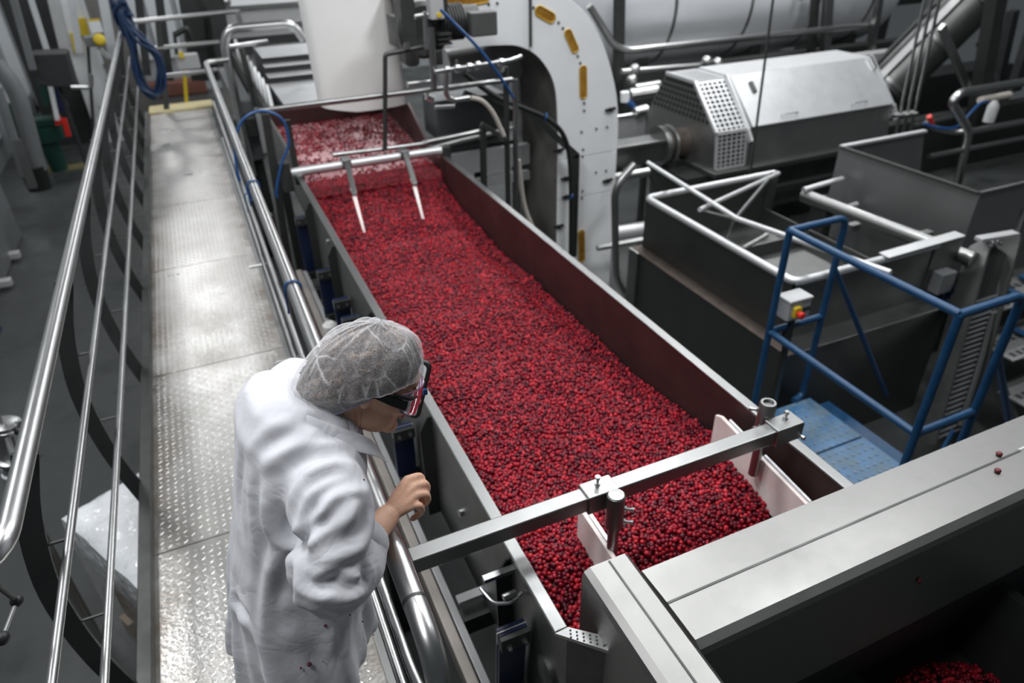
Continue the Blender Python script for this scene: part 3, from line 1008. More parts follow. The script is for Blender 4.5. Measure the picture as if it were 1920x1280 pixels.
MB().box(NX0 - 0.11, NX0 + 0.01, NY0 - 0.17, NY1 + 0.03, -0.36, -0.345).build('ledge', M['brown_edge'], b1, bevel=0.004)
MB().box(NX0, NX1 + 0.13, NY0 - 0.17, NY0, -0.36, -0.345).build('ledge', M['steel'], b1, bevel=0.004)
MB().box(NX0 - 0.125, NX0 - 0.10, NY1 - 0.12, NY1 + 0.02, FZ, -0.345).build('corner_post', M['steel'], b1)
xm = MB().prism([(NX1 - 0.02, NY0 - 0.01, 0.10), (NX1 + 0.22, NY0 - 0.01, 0.13), (NX1 + 0.26, NY0 - 0.01, 0.08), (NX1 + 0.26, NY0 - 0.01, -0.35), (NX1 - 0.02, NY0 - 0.01, -0.35)], (0, 0.012, 0)).build('end_gusset', M['steel_wall'], b1)
MB().bar((NX1 - 0.55, NY0 - 0.01, 0.135), (NX1 + 0.2, NY0 - 0.01, 0.15), 0.09, 0.008).build('bright_lip', M['bright'], b1)
A0, A1 = (3.646, 5.204, 0.220), (3.619, 2.538, 0.300)
MB().tube([A0, (3.539, 4.207, 0.220), (3.458, 3.746, 0.240), A1], 0.019, 12).build('long_pipe', M['bright'], b1)
MB().tube([(3.425, 4.137, 0.180), (4.673, 4.627, 0.130)], 0.019, 12).build('cross_pipe', M['bright'], b1)
MB().tube([(4.565, 4.602, 0.130), (3.506, 3.819, 0.200), (3.800, 4.225, -0.200)], 0.015, 12).build('cross_pipe', M['steel'], b1)
MB().tube([(3.482, 4.180, 0.150), (3.513, 3.804, 0.200)], 0.010, 10).build('cross_pipe', M['steel'], b1)
MB().tube([(3.680, 3.873, -0.100), (3.950, 3.912, -0.050)], 0.018, 10).build('cross_pipe', M['steel'], b1)
for q in ((1312, 305),):
    pass

# ------------------------------------------------------------------ control box hanging by the blue platform
cb = thing('control_box', 'light grey control box with a red emergency button on yellow', 'control box', (2.995, 2.610, 0.100))
CX, CY, CZ = cb.location
MB().box(CX - 0.085, CX + 0.085, CY - 0.01, CY + 0.10, CZ, CZ + 0.12).build('housing', M['grey'], cb, bevel=0.008)
MB().box(CX - 0.09, CX + 0.09, CY - 0.015, CY + 0.105, CZ + 0.12, CZ + 0.14).build('lid', M['grey'], cb, bevel=0.006)
ye = MB().rbox(CX - 0.055, CX + 0.0, CY - 0.03, CY - 0.01, CZ + 0.025, CZ + 0.095, 0.012, axis='y').build('yellow_plate', M['yellow'], cb)
MB().lathe([(0.014, 0), (0.014, 0.018), (0.023, 0.02), (0.023, 0.034), (0.016, 0.04), (0, 0.04)], (CX - 0.027, CY - 0.03, CZ + 0.055), (0, -1, 0), 18).build('stop_button', M['red'], cb)
for dx in (0.03, 0.062):
    MB().lathe([(0.014, 0), (0.014, 0.008), (0.010, 0.012), (0, 0.012)], (CX + dx, CY - 0.01, CZ + 0.065), (0, -1, 0), 14).build('push_button', M['black'], cb)
MB().box(CX - 0.01, CX + 0.02, CY + 0.02, CY + 0.05, FZ, CZ).build('stand', M['steel_dark'], cb)

# ------------------------------------------------------------------ tall far bin, top right
b2 = thing('tall_bin', 'tall dark sheet steel hopper with a raised back edge at right', 'bin', (5.9, 3.9, FZ))
w2 = mat('tall_bin_steel', (0.30, 0.305, 0.305), 0.5, 0.95, var=0.2, vscale=2)
MB().box(5.30, 5.315, 3.2, 4.56, -0.55, 0.3).build('wall', w2, b2)
MB().prism([(5.30, 4.56, -0.55), (5.30, 4.56, 0.3), (6.38, 4.56, 0.3), (6.50, 4.56, -0.15), (6.5, 4.56, -0.55)], (0, 0.012, 0)).build('wall', w2, b2)
MB().box(5.30, 7.2, 3.19, 3.2, -0.75, 0.3).build('wall', w2, b2)
MB().box(5.32, 7.2, 3.2, 4.5, -0.6, -0.58).build('bottom', M['dark'], b2)
MB().bar((5.30, 3.2, 0.3), (5.30, 4.56, 0.3), 0.035, 0.022).build('lip', M['steel_dark'], b2)
MB().bar((5.30, 4.555, 0.305), (6.38, 4.555, 0.305), 0.05, 0.02).build('lip', M['bright'], b2)
MB().bar((5.30, 3.195, 0.305), (7.2, 3.195, 0.305), 0.03, 0.016).build('lip', M['steel'], b2)
MB().prism([(5.36, 3.3, FZ), (7.1, 3.3, FZ), (7.2, 3.21, -0.6), (5.32, 3.21, -0.6)], (0, 1.1, 0)).build('lower_body', M['dark'], b2)

# roller between the two bins, with its hanging bracket and cleated lift
rl = thing('roller_beam', 'thick steel pipe beam lying between the two bins', 'beam', (5.0, 3.7, -0.15))
MB().cyl((4.849, 4.452, -0.050), (4.976, 2.874, -0.050), 0.058, 18).build('pipe', M['steel'], rl)
for q in ((4.620, 3.674, -0.020), (4.988, 3.306, -0.020)):
    MB().box(q[0] - 0.05, q[0] + 0.05, q[1] - 0.03, q[1] + 0.03, q[2] - 0.03, q[2] + 0.03).build('lug', M['steel'], rl, bevel=0.004)
MB().box(4.83, 4.93, 4.15, 4.33, FZ, -0.02).build('end_post', M['steel_dark'], rl)
MB().tube([(4.80, 4.42, 0.02), (5.25, 4.42, 0.05)], 0.025, 10).build('cross_tube', M['bright'], rl)
MB().tube([(4.9, 4.2, -0.15), (5.25, 4.2, -0.12)], 0.025, 10).build('cross_tube', M['bright'], rl)

lc = thing('cleated_lift', 'steep dark lift with ribbed belt and rounded side plates', 'conveyor', (4.75, 2.6, FZ))
P0, P1 = V((5.038, 2.899, -0.000)), V((4.095, 2.243, -1.000))
dv = (P0 - P1).normalized()
sx = V(1, 0, 0)
for k, dx in enumerate((0.0, 0.34)):
    a = P0 + sx * (dx - 0.02)
    side = MB()
    nrm = dv.cross(sx).normalized()
    poly = [a + nrm * 0.09, a + nrm * 0.07 + dv * 0.06, a + dv * 0.09, a - nrm * 0.07 + dv * 0.06, a - nrm * 0.09]
    b_ = P1 + sx * (dx - 0.02)
    poly += [b_ - nrm * 0.09, b_ + nrm * 0.09]
    side.prism(poly, (0.022, 0, 0))
    side.build('side_plate', M['steel_wall'] if k == 0 else M['steel_dark'], lc)
L_ = (P0 - P1).length
for i in range(26):
    c = P1 + dv * (L_ * (i + 0.5) / 26 * 0.72) + sx * 0.16 - nrm * 0.02
    MB().bar(c - sx * 0.14, c + sx * 0.14, 0.012, 0.05, up=nrm).build('cleat', M['midgrey'], lc)
MB().bar(P1 + sx * 0.16, P0 + sx * 0.16, 0.28, 0.03, up=nrm).build('belt', M['black'], lc)
MB().obox(P0 + V(0.12, -0.02, 0.10), 0.34, 0.07, 0.03, (0, 0, R(-8))).build('top_bracket', M['bright'], lc, bevel=0.003)
mb_ = MB()
for i in range(5):
    mb_.lathe([(0.018, 0), (0.018, 0.02), (0.01, 0.03), (0, 0.03)], P0 + V(0.05 + 0.05 * (i % 3), -0.04, 0.04 + 0.02 * (i % 2)), (0, -0.3, 1), 8)
mb_.build('bearing_bolts', M['tube'], lc)
MB().obox(V((4.767, 2.940, -0.200)), 0.15, 0.13, 0.17).build('drive_box', M['midgrey'], lc, bevel=0.01)
MB().obox(V((4.820, 2.933, -0.300)) + V(0.02, 0, 0), 0.09, 0.10, 0.12).build('drive_motor', M['navy'], lc, bevel=0.01)
pc = spline([(5.802, 3.112, 0.100), (5.551, 2.967, 0.000), (5.273, 2.823, -0.150), (4.994, 2.626, -0.350), (4.684, 2.409, -0.600), (4.328, 2.190, -0.900)], 6)
ch = MB().tube(pc, 0.022, 8).build('cable_chain', M['black'])
tag(ch, 'thick black hose hanging in front of the tall dark hopper', 'hose')

# perforated trays and steps low on the right
ts = thing('perforated_stand', 'pale perforated metal steps behind the near post of the blue platform', 'steps', (5.3, 2.2, FZ))
perf = mat('perforated_sheet', (0.5, 0.5, 0.5), 0.45, 0.8, col2=(0.2, 0.2, 0.2), vscale=90)
for i, (z, y) in enumerate(((-0.35, 2.75), (-0.62, 2.5), (-0.9, 2.2))):
    MB().box(4.95, 6.6, y - 0.16, y + 0.16, z - 0.012, z).build('tread', perf, ts)
    MB().box(4.95, 6.6, y + 0.15, y + 0.18, z, z + 0.05).build('riser', M['steel'], ts)
    hb = MB()
    for a in range(22):
        hb.box(5.0 + a * 0.07, 5.045 + a * 0.07, y - 0.13, y - 0.08, z, z + 0.002)
        hb.box(5.0 + a * 0.07, 5.045 + a * 0.07, y + 0.02, y + 0.07, z, z + 0.002)
    h = hb.build('slots', M['dark'], ts)
    h['kind'] = 'stuff'
for x in (5.3, 5.6, 6.0):
    for z, y in ((-0.33, 2.75), (-0.60, 2.5)):
        MB().box(x, x + 0.06, y - 0.14, y + 0.12, z, z + 0.012).build('blue_strip', M['blue_paint'], ts)
for x in (4.97, 6.56):
    MB().bar((x, 2.0, FZ), (x, 2.95, -0.2), 0.03, 0.1).build('stringer', M['steel'], ts)

# ------------------------------------------------------------------ white swan-neck elevator
el = thing('swan_neck_elevator', 'tall white swan-neck elevator with amber sight slots and rows of bolts', 'elevator', (3.1, 5.8, FZ))
EY = 5.4


def xz(px_pts, y=EY):
    return [V(x, y, z) for x, z in px_pts]


outer = [(3.43, -1.28), (3.43, 0.19), (3.42, 0.62), (3.36, 0.92), (3.22, 1.26), (3.02, 1.52), (2.73, 1.68), (2.40, 1.74), (1.55, 1.74)]
inner = [(2.82, -1.28), (2.82, 0.2), (2.81, 0.70), (2.77, 0.98), (2.64, 1.18), (2.48, 1.28), (2.30, 1.31), (1.9, 1.32), (1.55, 1.32)]


def clip(poly, k, v, keep_above):
    """keep the part of an xz polygon on one side of coordinate k = v"""
    out = []
    for a, b in zip(poly, poly[1:] + poly[:1]):
        ia, ib = (a[k] >= v) == keep_above, (b[k] >= v) == keep_above
        if ia:
            out.append(a)
        if ia != ib:
            t = (v - a[k]) / (b[k] - a[k])
            out.append((a[0] + (b[0] - a[0]) * t, a[1] + (b[1] - a[1]) * t))
    return out


def sm_(pts, n=4):
    return [(p.x, p.z) for p in spline([V(a, 0, b) for a, b in pts], n)]


full = sm_(outer) + list(reversed(sm_(inner)))
zs = [-1.3, -0.1 - 0.55, -0.07, 0.31, 9]
for a, b in zip(zs, zs[1:]):
    q = clip(clip(full, 1, a + 0.003, True), 1, b - 0.003, False)
    if b < 9:
        MB().prism([(x, EY, z) for x, z in q], (0, 0.018, 0)).build('face_panel', M['white'], el, bevel=0.003)
    else:
        q1 = clip(q, 0, 2.553, True)
        q2 = clip(q, 0, 2.547, False)
        MB().prism([(x, EY, z) for x, z in q1], (0, 0.018, 0)).build('face_panel', M['white'], el, bevel=0.003)
        MB().prism([(x, EY, z) for x, z in q2], (0, 0.018, 0)).build('face_panel', M['white'], el, bevel=0.003)
MB().box(2.546, 2.556, EY - 0.03, EY + 0.0, 1.28, 1.76).build('seam_rod', M['steel_dark'], el)
belt_m = mat('grimy_conveyor_belt', (0.20, 0.195, 0.18), 0.6, col2=(0.12, 0.115, 0.105), vscale=2.5)


def ribbon(line, y0, y1, t, nrm_in):
    b = MB()
    pts = sm_(line)
    vs, fs = [], []
    for x, z in pts:
        vs += [(x, y0, z), (x, y1, z), (x + t * nrm_in[0], y0, z + t * nrm_in[1]), (x + t * nrm_in[0], y1, z + t * nrm_in[1])]
    for i in range(len(pts) - 1):
        k = 4 * i
        fs += [(k, k + 1, k + 5, k + 4), (k + 2, k + 6, k + 7, k + 3), (k, k + 4, k + 6, k + 2), (k + 1, k + 3, k + 7, k + 5)]
    fs += [(0, 2, 3, 1), (4 * len(pts) - 4, 4 * len(pts) - 3, 4 * len(pts) - 1, 4 * len(pts) - 2)]
    return b.add(vs, fs)


ribbon([(x + 0.03, z + 0.03) for x, z in inner], EY + 0.019, EY + 0.82, 0.02, (0.7, 0.7)).build('inner_skirt', belt_m, el)
ribbon([(x - 0.03, z - 0.03) for x, z in outer], EY + 0.019, EY + 0.82, 0.02, (-0.7, -0.7)).build('outer_skirt', M['white'], el)
MB().prism([(x, EY + 0.82, z) for x, z in full], (0, 0.018, 0)).build('back_panel', M['white'], el)


def slot(c, ang, ln=0.20, wd_=0.062):
    """stadium-shaped amber window on the front face"""
    poly = []
    for s_ in (1, -1):
        for k in range(9):
            t_ = -PI / 2 + PI * k / 8 + (0 if s_ > 0 else PI)
            poly.append(V(s_ * (ln / 2 - wd_ / 2) + math.cos(t_) * wd_ / 2, 0, math.sin(t_) * wd_ / 2))
    ca, sa = math.cos(ang), math.sin(ang)
    pts_ = [V(c[0] + p_.x * ca - p_.z * sa, EY - 0.004, c[2] + p_.x * sa + p_.z * ca) for p_ in poly]
    w = MB().prism(pts_, (0, 0.004, 0)).build('sight_slot', M['amber'], el)
    MB().tube([p_ + V(0, -0.002, 0) for p_ in pts_], 0.006, 6, closed=True).build('slot_gasket', mat('orange_gasket', (0.5, 0.3, 0.03), 0.4) if 'orange_gasket' not in bpy.data.materials else bpy.data.materials['orange_gasket'], w)


slot((2.686, 5.400, 1.505), R(-28), 0.19, 0.075)
slot((2.927, 5.400, 1.289), R(-62), 0.20)
slot((3.049, 5.400, 0.953), R(-87), 0.27)
slot((3.088, 5.400, -0.574), R(-87), 0.34)
slot((2.000, 5.400, 1.641), R(4), 0.42)
bo = MB()
for q in ((2.806, 5.400, 1.438), (2.846, 5.400, 1.392), (2.990, 5.400, 1.168), (3.017, 5.400, 1.111), (3.066, 5.400, 0.779), (3.068, 5.400, 0.715), (3.048, 5.400, 0.533), (3.199, 5.400, 0.541), (3.309, 5.400, 0.541),
          (3.070, 5.400, 0.373), (3.067, 5.400, 0.311), (3.029, 5.400, 0.149), (3.214, 5.400, 0.140), (3.322, 5.400, 0.138), (3.079, 5.400, -0.017), (3.076, 5.400, -0.084), (2.584, 5.400, 1.562), (2.206, 5.400, 1.609), (2.277, 5.400, 1.612), (2.794, 5.400, 0.131)):
    bo.lathe([(0.011, 0), (0.011, 0.006), (0.006, 0.014), (0, 0.014)], q, (0, -1, 0), 8)
h = bo.build('bolts', M['steel_dark'], el)
h['kind'] = 'stuff'
for q in ((3.328, 5.400, 0.693), (3.339, 5.400, 0.043), (2.817, 5.400, 0.400), (2.897, 5.400, 0.135), (2.828, 5.400, -0.319), (2.912, 5.400, -0.040)):
    b = MB().bar(V(q) + V(-0.05, -0.015, 0), V(q) + V(0.05, -0.015, 0.01), 0.02, 0.02)
    b.cyl(V(q) + V(0.0, -0.03, 0), V(q) + V(0, 0, 0), 0.018, 8)
    b.build('latch', M['black'], el)
# milky curtain at the discharge end
ct = thing('discharge_curtain', 'big milky plastic curtain curving down over the feed chute', 'curtain', (1.27, 5.8, 0.85))
cv = MB()
rows = 10
arc = [(-0.36, 0.14), (-0.33, 0.03), (-0.24, -0.03), (-0.10, -0.06), (0.06, -0.07), (0.20, -0.05), (0.31, -0.01), (0.355, 0.05), (0.36, 0.14)]
ap = [(p_.x, p_.y) for p_ in spline([V(a, b, 0) for a, b in arc], 4)]
vs, fs = [], []
for th_ in (0, 0.008):
    for j in range(rows + 1):
        t_ = j / rows
        for x, y in ap:
            zb = 0.86 + 0.10 * max(0, (-x - 0.1)) ** 1.0 * 1.6
            vs.append((1.265 + x * (1 - 0.015 * t_) - 0.035 * t_, 5.80 + y + th_ + 0.05 * t_, zb + (1.95 - zb) * t_))
na = len(ap)
off = (rows + 1) * na
for j in range(rows):
    for i in range(na - 1):
        k = j * na + i
        fs.append((k, k + 1, k + na + 1, k + na))
        fs.append((off + k, off + k + na, off + k + na + 1, off + k + 1))
for i in range(na - 1):
    fs.append((i, off + i, off + i + 1, i + 1))
for j in range(rows):
    fs.append((j * na, (j + 1) * na, off + (j + 1) * na, off + j * na))
    fs.append((j * na + na - 1, off + j * na + na - 1, off + (j + 1) * na + na - 1, (j + 1) * na + na - 1))
cv.add(vs, fs).build('curtain_sheet', M['cream'], ct)
MB().box(0.88, 1.66, 5.72, 6.15, 1.93, 1.97).build('hanger', M['steel'], ct)

# gear motor
gm = thing('gear_motor', 'dark grey gear motor with a square terminal box before the elevator', 'motor', (1.7, 5.1, 1.35))
MB().lathe([(0.16, 0), (0.185, 0.03), (0.185, 0.10), (0.15, 0.14), (0.15, 0.2), (0, 0.2)], (1.56, 5.0, 1.52), (0, 1, 0), 28).build('gearbox', M['motor'], gm)
MB().rbox(1.40, 1.50, 4.99, 5.16, 1.30, 1.74, 0.03, axis='y').build('torque_plate', M['motor'], gm)
MB().cyl((1.62, 5.1, 1.55), (1.98, 5.1, 1.55), 0.105, 24).build('motor_body', M['motor'], gm)
for i in range(9):
    MB().cyl((1.68 + i * 0.022, 5.1, 1.55), (1.688 + i * 0.022, 5.1, 1.55), 0.122, 24).build('fin', M['motor'], gm)
for z in (1.43, 1.46, 1.49):
    MB().box(1.63, 1.73, 4.93, 5.0, z, z + 0.014).build('fin', M['motor'], gm)
MB().box(1.88, 2.08, 4.93, 5.04, 1.46, 1.62).build('terminal_box', mat('terminal_grey', (0.085, 0.088, 0.085), 0.5, var=0.2), gm, bevel=0.012)
MB().box(1.57, 1.66, 4.94, 5.0, 1.30, 1.40).build('foot', M['motor'], gm, bevel=0.01)
MB().box(1.40, 1.75, 5.17, 5.39, 1.40, 1.60).build('mount', M['steel_dark'], gm)
vb = thing('solenoid_valve', 'grey valve block with a yellow dot above the pipe cluster', 'valve', (1.62, 4.95, 1.62))
MB().box(1.575, 1.67, 4.88, 4.98, 1.60, 1.78).build('body', M['grey'], vb, bevel=0.008)
MB().lathe([(0.016, 0), (0.016, 0.01), (0, 0.01)], (1.63, 4.88, 1.63), (0, -1, 0), 12).build('yellow_cap', M['yellow'], vb)
MB().box(1.67, 1.70, 4.89, 4.97, 1.58, 1.80).build('bracket', M['steel_dark'], vb)

# ------------------------------------------------------------------ pipe frame and water manifold between chute and elevator
pf = thing('spray_frame', 'dark pipe frame carrying the spray manifold over the feed chute', 'frame', (1.3, 4.9, 0.0))
TB, ST = M['tube'], M['steel_dark']
MB().tube([(0.361, 4.900, 1.146), (2.167, 4.900, 1.155)], 0.019, 12).build('cross_rail', M['steel'], pf)
MB().tube(fillet([(1.148, 4.860, 0.785), (1.226, 4.860, 1.420), (1.531, 4.860, 1.447)], 0.02), 0.0155, 12).build('hanger_pipe', ST, pf)
MB().tube([(0.781, 4.880, 0.798), (1.425, 4.880, 0.786), (1.472, 4.900, 0.783)], 0.016, 12).build('spray_bar', TB, pf)
MB().tube([(1.445, 4.920, 0.781), (1.903, 4.920, 0.806)], 0.019, 12).build('spray_bar', TB, pf)
MB().tube([(1.497, 5.000, 0.705), (2.335, 5.300, 0.683)], 0.019, 12).build('spray_bar', TB, pf)
MB().tube([(2.193, 4.900, 1.156), (2.178, 4.900, 0.012)], 0.022, 12).build('upright', M['steel'], pf)
MB().tube([(2.140, 4.950, 1.239), (2.131, 4.950, 0.120)], 0.022, 12).build('upright', ST, pf)
MB().bar((1.918, 4.900, 0.841), (1.904, 4.900, 0.268), 0.04, 0.04, up=(0, 1, 0)).build('upright', ST, pf)
MB().bar((1.906, 4.900, 0.866), (2.090, 4.850, 0.734), 0.03, 0.03).build('brace', M['steel'], pf)
MB().bar((0.393, 4.900, 1.122), (0.334, 4.900, -0.060), 0.05, 0.05, up=(0, 1, 0)).build('upright', M['steel_dark'], pf)
MB().bar((0.533, 5.000, 1.044), (0.529, 5.000, 0.595), 0.04, 0.04, up=(0, 1, 0)).build('upright', M['steel_dark'], pf)
MB().bar((5.093, 4.900, 1.500) if False else (2.355, 5.250, 0.905), (2.928, 5.250, 0.377), 0.05, 0.05).build('corner_bar', M['steel_dark'], pf)
MB().bar((2.912, 5.250, 0.389), (2.913, 5.250, -0.582), 0.06, 0.05, up=(0, 1, 0)).build('corner_bar', M['steel_dark'], pf)
mfs = thing('pipe_manifold', 'cluster of small steel water pipes and valves under the gear motor', 'pipes', (1.565, 4.850, 1.115))
MB().tube([(1.557, 4.850, 1.559), (1.546, 4.850, 1.171)], 0.022, 12).build('riser', M['steel'], mfs)
MB().tube([(1.506, 4.800, 1.666), (1.499, 4.800, 1.438)], 0.016, 10).build('riser', TB, mfs)
MB().tube(fillet([(1.543, 4.800, 1.287), (2.126, 4.800, 1.308), (2.202, 4.800, 1.326)], 0.03), 0.0155, 10).build('branch', TB, mfs)
for px in ((1.633, 4.800, 1.292), (1.711, 4.800, 1.294), (1.799, 4.800, 1.296), (1.863, 4.800, 1.301), (2.043, 4.800, 1.302)):
    MB().cyl(V(px) - V(0.014, 0, 0), V(px) + V(0.014, 0, 0), 0.027, 12).build('union', TB, mfs)
MB().tube([(1.708, 4.800, 1.295), (1.707, 4.800, 1.351)], 0.01, 8).build('valve_stem', TB, mfs)
MB().tube(fillet([(1.625, 4.800, 1.296), (1.612, 4.800, 1.127), (1.657, 4.800, 1.085), (1.787, 4.800, 1.089)], 0.04), 0.019, 12).build('branch', TB, mfs)
MB().tube([(1.523, 4.800, 1.053), (1.670, 4.800, 1.043)], 0.016, 10).build('branch', TB, mfs)
MB().tube([(1.487, 4.850, 1.124), (1.532, 4.850, 1.097)], 0.028, 12).build('elbow', TB, mfs)
MB().tube([(1.385, 4.950, 1.195), (1.574, 4.950, 1.197)], 0.022, 12).build('branch', TB, mfs)
MB().tube([(1.437, 4.800, 1.639), (1.526, 4.800, 1.645)], 0.015, 10).build('branch', TB, mfs)
MB().tube([(1.377, 4.850, 1.481), (1.381, 4.850, 1.441)], 0.02, 10).build('elbow', TB, mfs)
MB().tube([(2.084, 4.900, 1.234), (2.056, 4.850, 1.289)], 0.024, 10).build('elbow', TB, mfs)
MB().box(*[c_ for c_ in (0, 0, 0, 0, 0, 0)]) if False else None
bh = MB().tube(spline([(1.799, 4.800, 1.087), (1.888, 4.800, 1.051), (1.967, 4.800, 0.958), (2.027, 4.800, 0.827), (2.047, 4.800, 0.780)], 6), 0.017, 10).build('hose', M['hose'])
tag(bh, 'beige rubber hose bending down from the pipe cluster', 'hose')
bh = MB().tube(spline([(2.252, 5.000, 0.511), (2.294, 5.000, 0.143), (2.382, 5.000, -0.113), (2.432, 5.000, -0.247)], 6), 0.019, 10).build('hose', M['hose'])
tag(bh, 'beige hose running down behind the trough rim beside the dark belt', 'hose')
bh = MB().tube(spline([(1.600, 4.750, 1.677), (1.683, 4.750, 1.594), (1.846, 4.750, 1.428), (2.011, 4.780, 1.225), (2.141, 4.820, 1.044)], 6), 0.011, 8).build('hose', M['blue'])
tag(bh, 'bright blue air hose slanting across the gear motor', 'hose')
bh = MB().tube(spline([(1.903, 5.200, 1.172), (2.137, 5.200, 0.989), (2.342, 5.150, 0.886), (2.589, 5.120, 0.757), (2.740, 5.120, 0.576), (2.799, 5.120, 0.255), (2.819, 5.120, -0.507)], 6), 0.021, 10).build('hose', M['black'])
tag(bh, 'thick black cable arching over to the white elevator', 'cable')
for q, lb in (((2.550, 5.120, 0.788), 'blue tie where the black cable bends on the elevator'), ((2.803, 5.120, 0.076), 'blue tie low on the black cable by the elevator')):
    b = MB().tube([V(q) + V(0.01 * math.cos(t_), 0.026 * math.sin(t_), 0.026 * math.cos(t_)) for t_ in [k * PI / 8 for k in range(16)]], 0.007, 6, closed=True).build('cable_tie', M['blue'])
    tag(b, lb, 'cable tie')
hs = MB()
loop = spline([(0.503, 4.750, 0.677), (0.346, 4.720, 0.620), (0.412, 4.720, 0.829), (0.485, 4.720, 0.960), (0.477, 4.720, 1.115), (0.366, 4.720, 1.185), (0.239, 4.720, 1.145), (0.162, 4.720, 1.005), (0.136, 4.720, 0.801), (0.165, 4.720, 0.688), (0.179, 4.720, 0.642)], 6)
b = hs.tube(loop[6:], 0.009, 8).build('hose', M['blue'])
tag(b, 'thin blue hose looped over the end of the cross rail', 'hose')
# bits of machinery behind the manifold
mk = thing('pump_unit', 'grey pump body with a pale drum behind the pipe cluster', 'pump', (2.424, 6.400, 0.461))
MB().cyl((2.114, 6.300, 1.009), (2.823, 6.300, 1.034), 0.2, 22).build('drum', M['bright'], mk)
MB().box(2.02, 2.74, 6.35, 6.75, 0.35, 0.72).build('body', M['midgrey'], mk, bevel=0.02)
MB().box(1.72, 2.8, 6.2, 6.7, 0.1, 0.3).build('plinth', M['dark'], mk)
for k in range(2):
    MB().cyl((2.149, 5.900, 0.864), V((2.602, 5.900, 0.640)) + V(0, 0, -0.05 * k), 0.03, 10).build('shaft', M['steel_dark'], mk)
MB().box(1.80, 2.80, 5.95, 6.02, (2.282, 5.950, 0.128)[2], (2.292, 5.950, 0.319)[2]).build('skid', M['bright'], mk)
MB().box(1.80, 2.80, 5.95, 6.02, (2.274, 5.950, -0.027)[2], (2.278, 5.950, 0.056)[2]).build('skid', M['bright'], mk)
for x in (1.8, 2.3, 2.7):
    MB().box(x, x + 0.06, 6.1, 6.16, FZ, 0.1).build('leg', M['dark'], mk)

# ------------------------------------------------------------------ drum washer
dw = thing('drum_washer', 'big steel drum washer with sloping lid and perforated end guard', 'washer', (6.4, 6.6, FZ))
sec = [(5.94, -0.30), (5.99, 0.11), (6.45, 0.55), (6.99, 0.555), (7.31, 0.05), (7.25, -0.30)]
dwm = mat('washer_steel', (0.42, 0.42, 0.41), 0.42, 1, var=0.2, vscale=2.5, rvar=0.08)
MB().prism([(5.50, y, z) for y, z in sec], (2.16, 0, 0)).build('body', dwm, dw)
MB().prism([(5.05, y, z) for y, z in sec], (0.012, 0, 0)).build('end_plate', dwm, dw)
ins = [(y * 0.97 + 0.2, z * 0.95) for y, z in sec]
MB().prism([(5.064, y, z) for y, z in ins], (0.43, 0, 0)).build('inside', M['dark'], dw)
# lid
lid = MB().prism([(5.52, 5.975, 0.105), (5.52, 5.955, 0.125), (5.52, 6.445, 0.575), (5.52, 6.47, 0.55)], (2.12, 0, 0)).build('lid', M['bright'], dw, bevel=0.004)
MB().box(5.50, 7.66, 6.45, 7.0, 0.556, 0.575).build('top_sheet', M['bright'], dw)
MB().bar((5.50, 5.985, 0.10), (7.70, 5.985, 0.10), 0.03, 0.03).build('lid_hinge', M['tube'], dw)
for x in (5.95, 7.0):
    MB().tube(fillet([(x, 6.02, 0.175), (x, 5.98, 0.2), (x + 0.22, 5.98, 0.2), (x + 0.22, 6.02, 0.175)], 0.02), 0.006, 8).build('lid_handle', M['tube'], lid)
for x, tk in ((5.47, 0.055), (7.66, 0.05)):
    MB().bar((x, 5.97, 0.08), (x, 6.46, 0.585), tk, 0.035, up=(1, 0, 0)).build('lid_band', M['bright'], dw, bevel=0.004)
MB().bar((5.47, 5.99, 0.10), (5.47, 5.90, -0.02), 0.05, 0.03, up=(1, 0, 0)).build('lid_band', M['bright'], dw)
MB().bar((5.48, 5.93, 0.0), (5.48, 5.93, -0.5), 0.035, 0.035, up=(1, 0, 0)).build('band_post', M['steel'], dw)
MB().bar((7.68, 5.99, 0.10), (7.68, 5.90, -0.06), 0.05, 0.03, up=(1, 0, 0)).build('lid_band', M['bright'], dw)
MB().obox((5.74, 6.3, 0.455), 0.05, 0.14, 0.03, (R(44), 0, 0)).build('latch', M['steel_dark'], dw, bevel=0.006)
MB().obox((7.60, 6.36, 0.53), 0.035, 0.16, 0.03, (R(44), 0, 0)).build('latch', M['tube'], dw)


def lattice(c0, u, w_, nu, nw, name='guard_mesh', bar_=0.3):
    """sheet with rows of square holes between two edge vectors"""
    c0, u, w_ = V(c0), V(u), V(w_)
    n_ = u.cross(w_).normalized()
    b = MB()
    for i in range(nu + 1):
        a = c0 + u * (i / nu)
        b.bar(a, a + w_, u.length / nu * bar_ * (1.0 if 0 < i < nu else 2.2), 0.006, up=n_)
    for j in range(nw + 1):
        a = c0 + w_ * (j / nw)
        b.bar(a, a + u, w_.length / nw * bar_ * (1.0 if 0 < j < nw else 2.2), 0.0062, up=n_)
    return b.build(name, M['bright'], dw)


